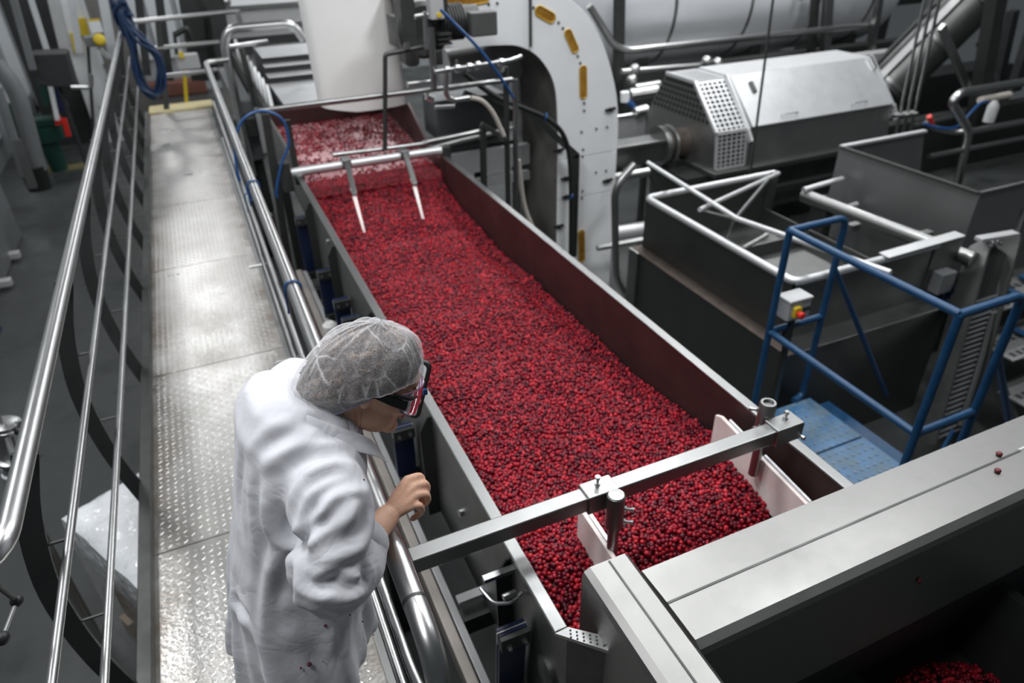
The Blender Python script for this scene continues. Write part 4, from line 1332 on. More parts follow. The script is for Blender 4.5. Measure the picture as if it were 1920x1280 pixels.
lattice((5.06, 5.98, 0.105), (0.40, 0, 0), (0, 0.46, 0.44), 6, 11)
lattice((5.06, 5.935, -0.28), (0.40, 0, 0), (0, 0.05, 0.37), 6, 8)
lattice((5.06, 6.46, 0.56), (0.40, 0, 0), (0, 0.52, 0.0), 6, 10)
MB().bar((5.05, 5.985, 0.11), (5.05, 6.455, 0.555), 0.035, 0.035, up=(1, 0, 0)).build('guard_edge', M['bright'], dw)
MB().bar((5.05, 6.455, 0.555), (5.05, 6.99, 0.558), 0.035, 0.03, up=(1, 0, 0)).build('guard_edge', M['bright'], dw)
MB().bar((5.05, 5.985, 0.105), (5.46, 5.985, 0.105), 0.035, 0.03).build('guard_edge', M['bright'], dw)
hb = MB()
for j in range(6):
    n_ = 10 + j
    z = 0.50 - j * 0.063
    y0 = 6.49 - 0.0 + (0.555 - z) * -1.04
    y1 = 6.98 + (0.555 - z) * 0.62
    for i in range(n_):
        y = y0 + 0.06 + (y1 - y0 - 0.1) * i / (n_ - 1)
        hb.box(5.044, 5.0495, y - 0.016, y + 0.016, z - 0.02, z + 0.02)
hb.build('guard_holes', M['black'], dw)['kind'] = 'stuff'
MB().box(5.0, 7.8, 5.86, 7.35, -0.36, -0.30).build('base_tray', M['steel_wall'], dw, bevel=0.01)
MB().box(5.1, 7.7, 6.1, 7.2, -0.95, -0.36).build('sump', M['steel_dark'], dw)
MB().prism([(4.72, 6.0, -0.36), (5.6, 6.0, -0.36), (5.4, 6.0, -0.8), (4.95, 6.0, -0.8)], (0, 0.9, 0)).build('drip_hopper', M['steel_dark'], dw)
for x in (5.2, 7.6):
    for y in (6.0, 7.2):
        MB().box(x - 0.05, x + 0.05, y - 0.05, y + 0.05, FZ, -0.36).build('leg', M['steel_dark'], dw)
MB().box(5.5, 7.6, 5.90, 5.94, -0.62, -0.58).build('side_rail', M['steel'], dw)
# drive pipe with flange into the end plate
fpz = thing('flanged_duct', 'square steel duct with a round flange entering the drum washer end', 'duct', (4.4, 6.55, -0.3))
MB().box(3.5, 4.70, 6.42, 6.70, -0.26, -0.03).build('duct', M['steel_wall'], fpz, bevel=0.006)
MB().box(3.5, 4.70, 6.40, 6.43, -0.05, -0.02).build('edge_strip', M['tube'], fpz)
MB().cyl((4.70, 6.55, -0.13), (4.76, 6.55, -0.13), 0.22, 26).build('flange', M['steel'], fpz)
MB().cyl((4.76, 6.55, -0.13), (5.05, 6.55, -0.13), 0.165, 24).build('pipe', M['brown_edge'], fpz)
MB().lathe([(0.2, 0), (0.225, 0.012), (0.225, 0.03), (0.2, 0.045), (0, 0.045)], (4.82, 6.55, -0.13), (1, 0, 0), 26).build('flange', M['tube'], fpz)
for x in (3.7, 4.5):
    MB().box(x, x + 0.06, 6.5, 6.56, FZ, -0.26).build('leg', M['steel_dark'], fpz)

# ------------------------------------------------------------------ long tank along the back right
tk = thing('horizontal_tank', 'long bright cylindrical tank lying at the back behind its handrail', 'tank', (8.5, 10.0, FZ))
tkm = mat('tank_steel', (0.80, 0.82, 0.85), 0.34, 0.35, var=0.1, vscale=1.2, rvar=0.08)
MB().lathe([(0.6, -0.15), (0.86, -0.05), (0.95, 0.08), (0.95, 5.4), (0.9, 5.6), (0.6, 5.7)], (5.7, 10.1, 0.95), (1, 0, 0), 48).build('shell', tkm, tk)
for x in (6.65, 8.05, 9.4, 10.6):
    MB().lathe([(0.95, 0), (0.958, 0.0), (0.958, 0.05), (0.95, 0.05)], (x, 10.1, 0.95), (1, 0, 0), 48).build('band', M['steel'], tk)
for x in (6.3, 8.5, 10.6):
    MB().box(x, x + 0.2, 9.5, 10.7, FZ, 0.25).build('saddle', M['steel_dark'], tk)
MB().box(5.3, 11.6, 9.0, 9.25, -0.6, 0.12).build('base_beam', M['steel_wall'], tk)
for x, z in ((6.35, 1.5), (7.2, 1.55)):
    MB().tube([(x + 0.09 * math.cos(t_), 9.28 + 0.02 * math.sin(t_), z + 0.09 * math.sin(t_)) for t_ in [k * PI / 10 for k in range(20)]], 0.008, 6, closed=True).build('hatch_ring', M['steel'], tk)
tl = thing('tank_railing', 'horizontal handrail in front of the long bright tank', 'railing', (8.0, 8.75, FZ))
MB().tube(fillet([(4.971, 8.700, 1.112), (5.367, 8.700, 0.593), (5.586, 8.700, 0.505), (10.143, 8.700, 0.486)], 0.25, 6), 0.05, 12).build('handrail', M['tube'], tl)
MB().bar((5.434, 8.750, 1.517), (5.586, 8.750, -1.288), 0.13, 0.1, up=(0, 1, 0)).build('post', M['steel_dark'], tl)
MB().bar((9.118, 8.750, 1.198), (9.391, 8.750, -0.121), 0.14, 0.1, up=(0, 1, 0)).build('post', M['steel'], tl)
MB().bar((9.045, 8.900, 1.047), (9.213, 8.900, 0.035), 0.10, 0.1, up=(0, 1, 0)).build('post', M['steel_dark'], tl)
MB().bar((10.057, 8.600, 1.158), (10.189, 8.600, 0.031), 0.10, 0.08, up=(0, 1, 0)).build('post', M['steel'], tl)
MB().bar((8.860, 9.000, 0.903), (8.890, 9.000, 1.194), 0.05, 0.05).build('brace', M['steel_dark'], tl)
# pipes left of the washer
lp = thing('process_pipes', 'horizontal steel pipes between the white elevator and the drum washer', 'pipes', (4.6, 7.6, -0.5))
for a, b, r_ in (((5.266, 8.300, 0.332), (6.618, 8.300, 0.283), 0.035), ((5.124, 7.700, -0.062), (5.301, 7.700, -0.043), 0.07), ((4.728, 7.700, -0.080), (5.305, 7.700, -0.084), 0.03), ((5.220, 8.000, 0.094), (5.636, 8.000, 0.102), 0.08),
                 ((5.494, 8.300, 0.095), (5.882, 8.300, 0.103), 0.06), ((3.846, 6.200, -0.268), (4.354, 6.200, -0.272), 0.05)):
    MB().cyl(a, b, r_, 12).build('pipe', M['tube'], lp)
MB().box(4.9, 5.3, 7.7, 7.75, -0.45, -0.12).build('plate', M['bright'], lp)
MB().box(3.6, 4.6, 7.4, 7.5, -1.25, -0.75).build('plate', M['bright'], lp)
for q in ((6.576, 8.200, 0.352), (6.764, 8.200, 0.313), (5.474, 8.300, 0.338), (5.377, 8.200, 0.230)):
    MB().ball(q, 0.075).build('fitting', M['tube'], lp)
MB().cyl((5.096, 7.900, 0.047), (5.087, 7.900, 0.168), 0.06, 12).build('valve_bonnet', M['white'], lp)
MB().cyl((5.113, 7.850, 0.055), (5.200, 7.850, -0.023), 0.04, 10).build('blue_handle', M['blue'], lp)
l2 = thing('white_pipes', 'pale pipes low between the white elevator and the grey bin', 'pipes', (3.8, 5.7, -0.8))
MB().cyl((3.596, 5.950, -0.795), (4.249, 5.950, -0.823), 0.085, 14).build('pipe', M['bright'], l2)
MB().cyl((3.148, 5.200, -0.528), (3.718, 5.200, -0.549), 0.03, 10).build('pipe', M['tube'], l2)
MB().tube(fillet([(3.418, 5.000, -1.043), (3.250, 5.000, -0.799), (3.171, 5.000, 0.136), (3.365, 5.000, 0.306)], 0.12), 0.034, 12).build('bent_rail', M['tube'], l2)
# small rods hanging in front of the washer
for a, b, r_, lb in (((4.805, 5.200, 1.575), (4.878, 5.200, -0.101), 0.012, 'thin dark rod hanging in front of the drum washer lid'),):
    b_ = MB().cyl(a, b, r_, 8).build('hanging_rod', M['steel_dark'])
    tag(b_, lb, 'rod')
for k, (a, b) in enumerate((((7.226, 5.600, 1.404), (7.351, 5.600, -0.106)), ((7.339, 5.600, 1.397), (7.469, 5.600, -0.121)), ((7.453, 5.600, 1.391), (7.588, 5.600, -0.137)))):
    b_ = MB().cyl(a, b, 0.017, 8).build('hanging_rod', M['steel'])
    tag(b_, ('leftmost', 'middle', 'rightmost')[k] + ' of three close rods clamped at the washer right end', 'rod', 'three rods at the washer end')
cl = MB()
for q in ((7.215, 5.560, 0.133), (7.336, 5.560, 0.124), (7.455, 5.560, 0.122)):
    cl.lathe([(0.03, 0), (0.03, 0.05), (0.015, 0.05), (0.015, 0.09), (0, 0.09)], q, (0, -1, 0.2), 8)
cl.bar((7.143, 5.580, 0.120), (7.513, 5.580, 0.122), 0.05, 0.04)
tag(cl.build('rod_clamp', M['tube']), 'bolted clamp joining the three close rods', 'clamp')

# inclined screw conveyor, top right
sc = thing('screw_conveyor', 'inclined steel screw conveyor tube rising to the top right', 'conveyor', (9.519, 7.400, -0.058))
S0, S1 = V((9.477, 7.600, -0.204)), V((10.567, 7.000, 1.459))
MB().cyl(S0, S1, 0.34, 28).build('tube', M['steel_wall'], sc)
sd = (S1 - S0).normalized()
for t_ in (0.03, 0.38, 0.7):
    MB().cyl(S0 + (S1 - S0) * t_, S0 + (S1 - S0) * t_ + sd * 0.05, 0.36, 28).build('band', M['steel'], sc)
upv = sd.cross(V(0, 1, 0)).normalized()
upv = upv if upv.z > 0 else -upv
MB().bar(S0 + upv * 0.34 + V(0, -0.1, 0), S1 + upv * 0.34 + V(0, -0.1, 0), 0.12, 0.05, up=upv).build('top_flange', M['tube'], sc)
MB().bar(S0 + upv * 0.40 + V(0, 0.1, 0), S1 + upv * 0.40 + V(0, 0.1, 0), 0.05, 0.05, up=upv).build('top_flange', M['black'], sc)
MB().bar((8.967, 6.600, 0.797), (9.892, 6.600, -0.083), 0.09, 0.06, up=(0, 1, 0)).build('support_leg', M['tube'], sc)
MB().bar((10.388, 7.000, 0.432), (11.449, 7.000, -0.504), 0.07, 0.05, up=(0, 1, 0)).build('support_leg', M['steel'], sc)
cp_ = MB()
for a, b, w2_ in (((9.521, 6.400, 1.329), (9.955, 6.400, -0.500), 0.2),):
    cp_.bar(a, b, w2_, 0.16, up=(0, 1, 0))
tag(cp_.build('column', M['steel_dark']), 'thick dark column crossing the screw conveyor at top right', 'column')
for a, b, w2_, lb in (((11.856, 7.600, 0.687), (12.059, 7.600, -0.358), 0.14, 'dark upright between the thick column and the picture edge'), ((11.838, 7.200, 0.433), (11.884, 7.200, -0.430), 0.2, 'dark upright at the right picture edge under the ceiling')):
    c_ = MB().bar(a, b, w2_, 0.12, up=(0, 1, 0)).build('column', M['dark'])
    tag(c_, lb, 'column')
# right hand pipe railing
r2 = thing('pipe_railing', 'bright pipe railing with an angled end at the right edge', 'railing', (9.0, 5.8, FZ))
MB().tube(fillet([(10.578, 5.800, 0.178), (8.552, 5.800, 0.178), (8.450, 5.800, 0.076), (8.961, 5.800, -0.343), (9.077, 5.800, -1.063)], 0.12, 5), 0.052, 12).build('end_loop', M['tube'], r2)
MB().tube([(8.975, 5.800, -0.351), (10.916, 5.800, -0.361)], 0.04, 12).build('mid_rail', M['tube'], r2)
MB().tube([(8.338, 5.800, -0.576), (11.066, 5.800, -0.600)], 0.032, 12).build('mid_rail', M['tube'], r2)
MB().tube([(8.422, 6.200, -0.299), (9.182, 6.200, -0.271)], 0.03, 10).build('mid_rail', M['steel'], r2)
MB().tube(spline([(8.361, 6.000, -0.204), (8.594, 6.000, -0.302), (8.929, 6.000, -0.394), (9.062, 5.900, -0.380)], 5), 0.034, 10).build('stub_pipe', M['tube'], r2)
b = MB().cyl((8.396, 6.000, -0.129), (8.488, 6.000, -0.234), 0.032, 10).build('red_plug', M['red'])
tag(b, 'orange-red cap on the stub pipe by the right railing', 'cap')
b = MB().tube(spline([(8.267, 5.950, -0.194), (8.501, 5.900, -0.266), (8.780, 5.850, -0.277), (8.953, 5.850, -0.125), (9.158, 5.900, -0.040), (9.371, 5.950, -0.049)], 6), 0.018, 8).build('hose', M['blue'])
tag(b, 'blue hose curling behind the right hand railing', 'hose')
b = MB().lathe([(0.07, 0), (0.07, 0.2), (0.05, 0.24), (0.03, 0.27), (0, 0.27)], (9.602, 6.000, -0.349), (0, 0, 1), 14).build('filter_bowl', M['grey'])
tag(b, 'pale filter bowl hanging behind the right hand railing', 'filter')
b = MB().cyl((9.756, 6.300, -0.151), (10.337, 6.300, -0.146), 0.05, 12).build('pipe', M['hose'])
tag(b, 'short brownish pipe above the filter bowl at right', 'pipe')
# dark machinery behind the right railing
def plain(name, mb, m, label, cat, grp=None, bevel=0.02):
    return tag(mb.build(name, m, bevel=bevel), label, cat, grp)


plain('machine_block', MB().box(8.6, 13.5, 8.3, 8.85, FZ, -0.35), M['dark'], 'low dark machine block behind the screw conveyor foot', 'machine')
plain('machine_block', MB().box(8.4, 14.0, 6.75, 6.95, FZ, -0.46), M['steel_dark'], 'long dark steel ledge behind the right railing', 'machine')
plain('machine_block', MB().box(8.0, 14.0, 4.75, 5.45, FZ, -0.95), M['dark'], 'low black machine block right of the tall hopper', 'machine')
plain('cable_box', MB().box(9.75, 11.2, 8.4, 8.6, -0.35, 0.12), M['grey'], 'grey box standing behind the thick dark column', 'box')
gt_ = thing('overhead_gantry', 'pale gantry beams at the top edge behind the screw conveyor', 'gantry', (12.5, 11.2, FZ))
MB().box(11.7, 14.5, 11.25, 11.5, 0.55, 0.75).build('beam', M['panel'], gt_)
MB().box(11.7, 14.5, 11.2, 11.5, 0.3, 0.45).build('beam', M['steel_dark'], gt_)
for x in (11.9, 13.4):
    MB().box(x, x + 0.3, 11.3, 11.5, FZ, 0.6).build('post', M['dark'], gt_)

# ------------------------------------------------------------------ far end: cross railing, hose, cabinets
fr = thing('far_railing', 'horizontal rails closing the far end of the walkway', 'railing', (0.0, 10.6, 0.0))
for a, b in (((-0.545, 10.600, 1.105), (0.792, 10.600, 1.147)), ((-0.357, 10.600, 0.784), (0.470, 10.600, 0.791)), ((-0.323, 10.600, 0.441), (0.618, 10.600, 0.455))):
    MB().tube([a, b], 0.028, 10).build('rail', M['tube'], fr)
MB().bar((-0.204, 10.600, 1.092), (-0.388, 10.600, 0.004), 0.07, 0.05, up=(0, 1, 0)).build('post', M['steel_dark'], fr)
MB().bar((0.775, 10.600, 1.161), (0.777, 10.600, 0.955), 0.06, 0.05, up=(0, 1, 0)).build('post', M['tube'], fr)
lr = thing('looped_railing', 'tall looped pipe rail standing beyond the trough railing', 'railing', (0.7, 7.9, -0.1))
MB().tube(fillet([(0.368, 7.900, -0.198), (0.383, 7.900, 1.130), (0.456, 7.900, 1.275), (1.074, 7.900, 1.277), (1.162, 7.900, 1.114)], 0.13, 7), 0.042, 14).build('loop', M['tube'], lr)
MB().tube([(0.377, 7.900, 1.106), (0.863, 8.600, 1.031)], 0.024, 10).build('side_rail', M['tube'], lr)
MB().tube([(0.540, 7.950, 1.085), (0.562, 7.950, 0.506)], 0.03, 10).build('post', M['steel_dark'], lr)
# coiled blue hose on the railing
ho = thing('hose_coil', 'thick dark blue hose coiled and hung on the far railing end', 'hose', (-0.504, 9.600, 0.886))
for k in range(9):
    j = lambda s_: rng.uniform(-s_, s_)
    pts = [(-0.546, 9.500, 1.358), (-0.508, 9.500, 1.043), (-0.547, 9.500, 0.789), (-0.532, 9.500, 0.522), (-0.430, 9.500, 0.432), (-0.312, 9.500, 0.589), (-0.303, 9.500, 0.854), (-0.414, 9.500, 1.063), (-0.496, 9.500, 1.236)]
    pts = [V(p_) + V(j(0.04), 0.02 * k - 0.09, j(0.045)) for p_ in pts]
    MB().tube(spline(pts, 6, closed=True), 0.017, 7, closed=True).build('coil', mat('dark_blue_hose', (0.008, 0.03, 0.085), 0.45) if 'dark_blue_hose' not in bpy.data.materials else bpy.data.materials['dark_blue_hose'], ho)
hb = MB()
for k in range(16):
    a = V((-0.537, 9.500, 1.336))
    hb.tube(spline([a + V(j(0.05), j(0.05), -0.25), a + V(j(0.06) - 0.02, j(0.05), 0.0), a + V(j(0.09), j(0.06), 0.10 + j(0.03)), a + V(j(0.08) + 0.06, j(0.05), -0.05)], 4), 0.013, 6)
hb.build('hose_bundle', bpy.data.materials['dark_blue_hose'], ho)
# uprights and doors of the back left
for k, (a, b, w_, m_, lb) in enumerate((
        ((-0.921, 13.500, 1.350), (-1.053, 13.500, 0.282), 0.13, 'panel', 'pale upright to the left of the hung blue hose'),
        ((-1.400, 14.000, 1.342), (-1.555, 14.000, 0.334), 0.10, 'panel', 'pale upright beside the yellow strips'),
        ((-1.657, 14.000, 1.282), (-1.740, 14.000, 0.432), 0.16, 'grey', 'grey pipe upright left of the white door'),
        ((-1.900, 13.500, 1.334), (-1.932, 13.500, 0.442), 0.07, 'panel', 'thin pale upright in the dark doorway at left'),
        ((-1.881, 12.000, 1.447), (-1.962, 12.000, 0.456), 0.08, 'midgrey', 'grey upright at the edge of the left doorway'))):
    o = MB().bar(a, b, w_, 0.1, up=(0, 1, 0)).build('upright', M[m_])
    tag(o, lb, 'upright')
dd = MB().box(-2.55, -1.75, 14.9, 15.0, FZ, 1.6).build('dark_doorway', M['dark'])
tag(dd, 'dark doorway in the back left corner', 'doorway')
wd_ = MB().box(-1.80, -1.36, 14.7, 14.8, FZ, 1.6).build('white_door', M['white'])
tag(wd_, 'white door leaf bearing two yellow strips', 'door')
gd = MB().box(-1.30, -0.72, 14.5, 14.62, FZ, 1.5).build('grey_door', mat('brown_grey_door', (0.17, 0.165, 0.155), 0.6, var=0.25))
tag(gd, 'brown-grey door with a white notice behind the yellow lamp', 'door')
nn = MB().box((-1.334, 14.500, 0.761)[0], (-1.161, 14.500, 0.748)[0], 14.49, 14.5, (-1.355, 14.500, 0.564)[2], (-1.300, 14.500, 0.742)[2]).build('notice', M['white'], gd)
MB().box((-1.334, 14.500, 0.761)[0], (-1.161, 14.500, 0.748)[0], 14.488, 14.5, (-1.300, 14.500, 0.742)[2], (-1.290, 14.500, 0.774)[2]).build('yellow_edge', M['yellow'], nn)
for q0, q1 in (((-1.638, 14.660, 0.262), (-1.607, 14.660, 0.564)), ((-1.460, 14.660, 0.519), (-1.441, 14.660, 0.784))):
    MB().bar(q0, q1, 0.14, 0.08, up=(0, 1, 0)).build('yellow_strip', M['yellow'], wd_)
mb2 = thing('lamp_box', 'grey box with a round yellow lamp at back left', 'box', (-1.208, 13.000, 0.572))
MB().box((-1.329, 13.000, 0.650)[0], (-1.088, 13.000, 0.630)[0], 12.9, 13.1, (-1.234, 13.000, 0.559)[2], (-1.191, 13.000, 0.699)[2]).build('housing', M['midgrey'], mb2, bevel=0.01)
MB().lathe([(0.085, 0), (0.085, 0.06), (0.06, 0.09), (0, 0.1)], (-1.115, 12.900, 0.646), (0, -1, 0.2), 18).build('yellow_lamp', M['yellow'], mb2)
MB().bar((-1.181, 13.000, 0.540), (-1.075, 13.000, 0.376), 0.06, 0.06).build('arm', M['bright'], mb2)
MB().bar((-1.310, 13.000, 0.551), (-1.621, 13.000, -0.718), 0.045, 0.045, up=(0, 1, 0)).build('stand', M['dark'], mb2)
bb = MB().box((-2.298, 17.300, -0.752)[0], (-1.685, 17.300, -0.819)[0], 17.3, 17.8, FZ, (-1.833, 17.300, -0.145)[2]).build('black_cart', M['black'], bevel=0.02)
tag(bb, 'black cart under the grey lamp box at back left', 'cart')
# wash sink with dark apron
sk = thing('wash_sink', 'grey wall sink in the left aisle with a tap', 'sink', (-1.75, 12.4, FZ))
MB().prism([(-2.0, 12.2, 0.2), (-1.55, 12.2, 0.12), (-1.53, 12.2, 0.6), (-1.98, 12.2, 0.62)], (0, 0.45, 0)).build('basin', M['dark'], sk, bevel=0.02)
MB().tube(fillet([(-1.6, 12.15, 0.15), (-1.35, 12.15, 0.12), (-1.3, 12.15, 0.3)], 0.05), 0.03, 10).build('tap', M['tube'], sk)
MB().cyl((-1.8, 12.5, FZ), (-1.8, 12.5, 0.2), 0.03, 10).build('pedestal', M['dark'], sk)
# pallet truck in green, red handle
gt = thing('green_bin', 'small dark green bin under a red broom head in the left aisle', 'bin', (-2.35, 13.6, FZ))
MB().lathe([(0.12, 0), (0.15, 0.5), (0.24, 0.5), (0.25, 0.72), (0.0, 0.72)], (-2.32, 13.3, FZ), (0, 0, 1), 18).build('body', M['green'], gt)
MB().box(-2.5, -2.1, 13.15, 13.45, FZ + 0.72, FZ + 0.85).build('lid', M['green'], gt, bevel=0.02)
rb = thing('red_squeegee', 'red and orange squeegee head on a white pole leaning in the left aisle', 'squeegee', (-2.091, 13.000, -0.672))
MB().bar((-1.970, 13.000, 0.137), (-2.049, 13.000, -0.453), 0.06, 0.06).build('pole', M['white'], rb)
MB().prism([(-2.072, 13.000, -0.344), (-2.008, 13.000, -0.417), (-1.996, 13.000, -0.518), (-2.106, 13.000, -0.537)], (0, 0.1, 0)).build('head', M['red'], rb)
MB().bar((-1.956, 13.000, -0.440), (-1.977, 13.000, -0.713), 0.07, 0.07).build('blade', M['red'], rb)
g2 = MB().lathe([(0.18, 0), (0.2, 0.55), (0.16, 0.62), (0, 0.62)], (-2.768, 14.400, -1.018), (0, 0, 1), 16).build('green_bucket', M['green'])
tag(g2, 'dark green bucket half hidden behind the grey drain pipe', 'bucket')
ga = MB().prism([(-2.149, 13.300, 0.337), (-1.947, 13.300, 0.380), (-2.062, 13.300, -0.229), (-2.217, 13.300, -0.293)], (0, 0.1, 0)).build('green_apron', M['green'])
tag(ga, 'dark green cloth hanging left of the sink', 'apron')
ba = MB().prism([(-1.965, 13.200, 0.297), (-1.933, 13.200, 0.177), (-1.871, 13.200, -0.313), (-1.946, 13.200, -0.403), (-2.050, 13.200, -0.333)], (0, 0.1, 0)).build('blue_apron', M['navy'])
tag(ba, 'dark blue cloth hanging beside the green one', 'apron')
# drain pipe ending in a black bucket
dp_ = thing('drain_pipe', 'thick grey drain pipe running down into a black bucket at left', 'pipe', (-2.328, 11.500, -0.935))
MB().tube(fillet([(-2.277, 11.500, 0.649), (-2.187, 11.500, 0.427), (-2.161, 11.500, 0.185), (-2.261, 11.500, -0.775)], 0.3), 0.11, 14).build('pipe', M['midgrey'], dp_)
MB().lathe([(0.15, 0), (0.17, 0.33), (0.15, 0.33), (0.14, 0.04), (0, 0.04)], V((-2.326, 11.500, -1.046)), (0, 0, 1), 18).build('bucket', M['black'], dp_)
p2 = MB().tube([(-2.316, 11.300, 0.377), (-2.398, 11.300, -0.785)], 0.06, 10).build('pipe', M['midgrey'])
tag(p2, 'thinner grey pipe left of the thick drain pipe', 'pipe')
cbn = thing('machine_cabinet', 'dark grey machine cabinet with a pale rail in the left aisle', 'cabinet', (-3.0, 8.8, FZ))
MB().box(-3.18, -2.5, 7.8, 10.4, FZ, -0.42).build('body', M['midgrey'], cbn, bevel=0.02)
MB().box(-2.5, -2.47, 7.8, 10.4, -0.48, -0.40).build('rail', M['steel'], cbn)
MB().bar((-2.237, 10.800, -0.179), (-2.262, 10.800, -0.817), 0.1, 0.08, up=(0, 1, 0)).build('post', M['steel'], cbn)
wp = MB().box(-3.13, -3.03, 10.5, 12.6, -0.3, 2.4).build('pale_panel', M['grey'], bevel=0.02)
tag(wp, 'pale wall panel at the left picture edge', 'panel')
bl = thing('blue_machine', 'dark blue machine foot with bolts at the left picture edge', 'machine', (-2.45, 7.6, FZ))
MB().prism([(-2.9, 7.3, FZ), (-2.35, 7.3, FZ), (-2.6, 7.3, -0.6), (-2.9, 7.3, -0.5)], (0, 0.4, 0)).build('foot', M['navy'], bl, bevel=0.01)
for q in ((-2.493, 9.514, -1.250), (-2.473, 8.695, -1.250)):
    MB().obox(V(q) + V(0, 0, 0.03), 0.2, 0.1, 0.08).build('foot_pad', M['bright'], bl, bevel=0.01)
# stuff past the far railing
bx = thing('field_box', 'small grey junction box with a yellow tag on the far pipes', 'box', (0.021, 12.000, 0.352))
MB().obox((0.026, 12.000, 0.374), 0.32, 0.15, 0.22).build('housing', M['grey'], bx, bevel=0.02)
MB().obox((-0.038, 11.900, 0.484), 0.06, 0.05, 0.08).build('yellow_tag', M['yellow'], bx)
MB().bar((-0.051, 12.000, 0.784), (-0.109, 12.000, 0.424), 0.05, 0.05, up=(0, 1, 0)).build('stem', M['dark'], bx)
MB().bar((-0.043, 12.000, 0.306), (-0.141, 12.000, -0.225), 0.05, 0.05, up=(0, 1, 0)).build('stem', M['yellow'], bx)
MB().tube(fillet([(-0.053, 12.000, 0.748), (0.127, 12.000, 0.827), (0.158, 12.000, 0.659)], 0.05), 0.04, 8).build('hook', M['black'], bx)
for k, (x0, x1, lb) in enumerate(((262, 272, 0), (300, 312, 1), (355, 372, 2), (378, 390, 3), (395, 410, 4))):
    a, b = (((-0.393, 12.500, 1.322), (-0.588, 12.500, 0.161)), ((-0.126, 12.500, 1.307), (-0.298, 12.500, 0.053)), ((0.281, 12.600, 1.275), (0.160, 12.600, -0.013)), ((0.497, 12.800, 1.248), (0.354, 12.800, -0.068)), ((0.629, 12.100, 1.293), (0.511, 12.100, 0.040)))[k]
    o = MB().bar(a, b, (0.11, 0.12, 0.3, 0.12, 0.22)[k], 0.15, up=(0, 1, 0)).build('column', M[('dark', 'dark', 'dark', 'steel_dark', 'dark')[k]])
    tag(o, ('dark column nearest the hung blue hose', 'dark column behind the far railing post', 'broad dark column left of the looped rail', 'slim grey column left of the looped rail', 'dark column directly left of the looped rail top')[k], 'column')
tb = thing('far_tank', 'light grey ribbed tank top behind the looped rail', 'tank', (1.0, 13.0, FZ))
MB().box(0.55, 2.2, 12.5, 14.5, FZ, 1.0).build('body', M['bright'], tb, bevel=0.05)
for i in range(3):
    MB().box(0.5, 2.2, 12.44, 12.5, 0.4 + 0.28 * i, 0.46 + 0.28 * i).build('rib', M['steel'], tb)
MB().ball((0.729, 12.200, 1.116), 0.1).build('knob', M['tube'], tb)
# low machine body between the looped rail and the conveyor
lb_ = thing('belt_drive', 'grey drive housing beside the pale slatted conveyor', 'machine', (0.45, 8.9, FZ))
MB().box(0.36, 0.55, 8.1, 10.2, -0.1, 0.55).build('housing', M['midgrey'], lb_, bevel=0.02)
MB().box(0.30, 0.54, 7.9, 8.1, 0.20, 0.42).build('gear_head', M['steel_dark'], lb_, bevel=0.02)
MB().box(0.36, 0.52, 8.2, 10.0, FZ, -0.1).build('stand', M['dark'], lb_)

# ------------------------------------------------------------------ wrapped pallet under the walkway edge
pw = thing('wrapped_pallet', 'pallet of brown cartons wrapped in clear white film below the walkway', 'pallet', (-0.72, 2.9, FZ))
A = V(-1.11, 3.27, 0)
u_, v_ = V(0.881, 0.473, 0), V(0.49, -0.872, 0)
carton = mat('brown_carton', (0.25, 0.16, 0.09), 0.7, var=0.3, vscale=4)
for lay in range(4):
    for i in range(2):
        for j in range(3):
            z0 = FZ + 0.15 + lay * 0.195
            c0 = A + u_ * (0.03 + 0.39 * i) + v_ * (0.03 + 0.32 * j)
            p_ = [c0, c0 + u_ * 0.375, c0 + u_ * 0.375 + v_ * 0.305, c0 + v_ * 0.305]
            MB().prism([(q.x, q.y, z0) for q in p_], (0, 0, 0.185)).build('carton', carton, pw)
for i in range(4):
    c0 = A + v_ * (0.02 + 0.30 * i)
    p_ = [c0, c0 + u_ * 0.8, c0 + u_ * 0.8 + v_ * 0.1, c0 + v_ * 0.1]
    MB().prism([(q.x, q.y, FZ) for q in p_], (0, 0, 0.14)).build('pallet_board', mat('pallet_wood', (0.3, 0.23, 0.15), 0.7) if 'pallet_wood' not in bpy.data.materials else bpy.data.materials['pallet_wood'], pw)


def film_material():
    m = bpy.data.materials.new('stretch_film')
    m.use_nodes = True
    nt = m.node_tree
    p = nt.nodes['Principled BSDF']
    p.inputs['Base Color'].default_value = (0.9, 0.93, 0.95, 1)
    p.inputs['Roughness'].default_value = 0.13
    tc = nt.nodes.new('ShaderNodeTexCoord')
    sp = nt.nodes.new('ShaderNodeSeparateXYZ')
    nt.links.new(tc.outputs['Object'], sp.inputs['Vector'])
    nz = nt.nodes.new('ShaderNodeTexNoise')
    nz.inputs['Scale'].default_value = 14
    nz.inputs['Detail'].default_value = 3
    nt.links.new(tc.outputs['Object'], nz.inputs['Vector'])
    a = nt.nodes.new('ShaderNodeMapRange')           # more layers of film near the top of the stack
    a.inputs['From Min'].default_value = 0.62
    a.inputs['From Max'].default_value = 0.86
    a.inputs['To Min'].default_value = 0.22
    a.inputs['To Max'].default_value = 0.8
    nt.links.new(sp.outputs['Z'], a.inputs['Value'])
    nt.links.new(a.outputs['Result'], p.inputs['Alpha'])
    bp_ = nt.nodes.new('ShaderNodeBump')
    bp_.inputs['Strength'].default_value = 0.6
    bp_.inputs['Distance'].default_value = 0.03
    nt.links.new(nz.outputs['Fac'], bp_.inputs['Height'])
    nt.links.new(bp_.outputs['Normal'], p.inputs['Normal'])
    return m


fm = MB()
nu, nv, nz_ = 18, 22, 10
idx = {}
vs = []


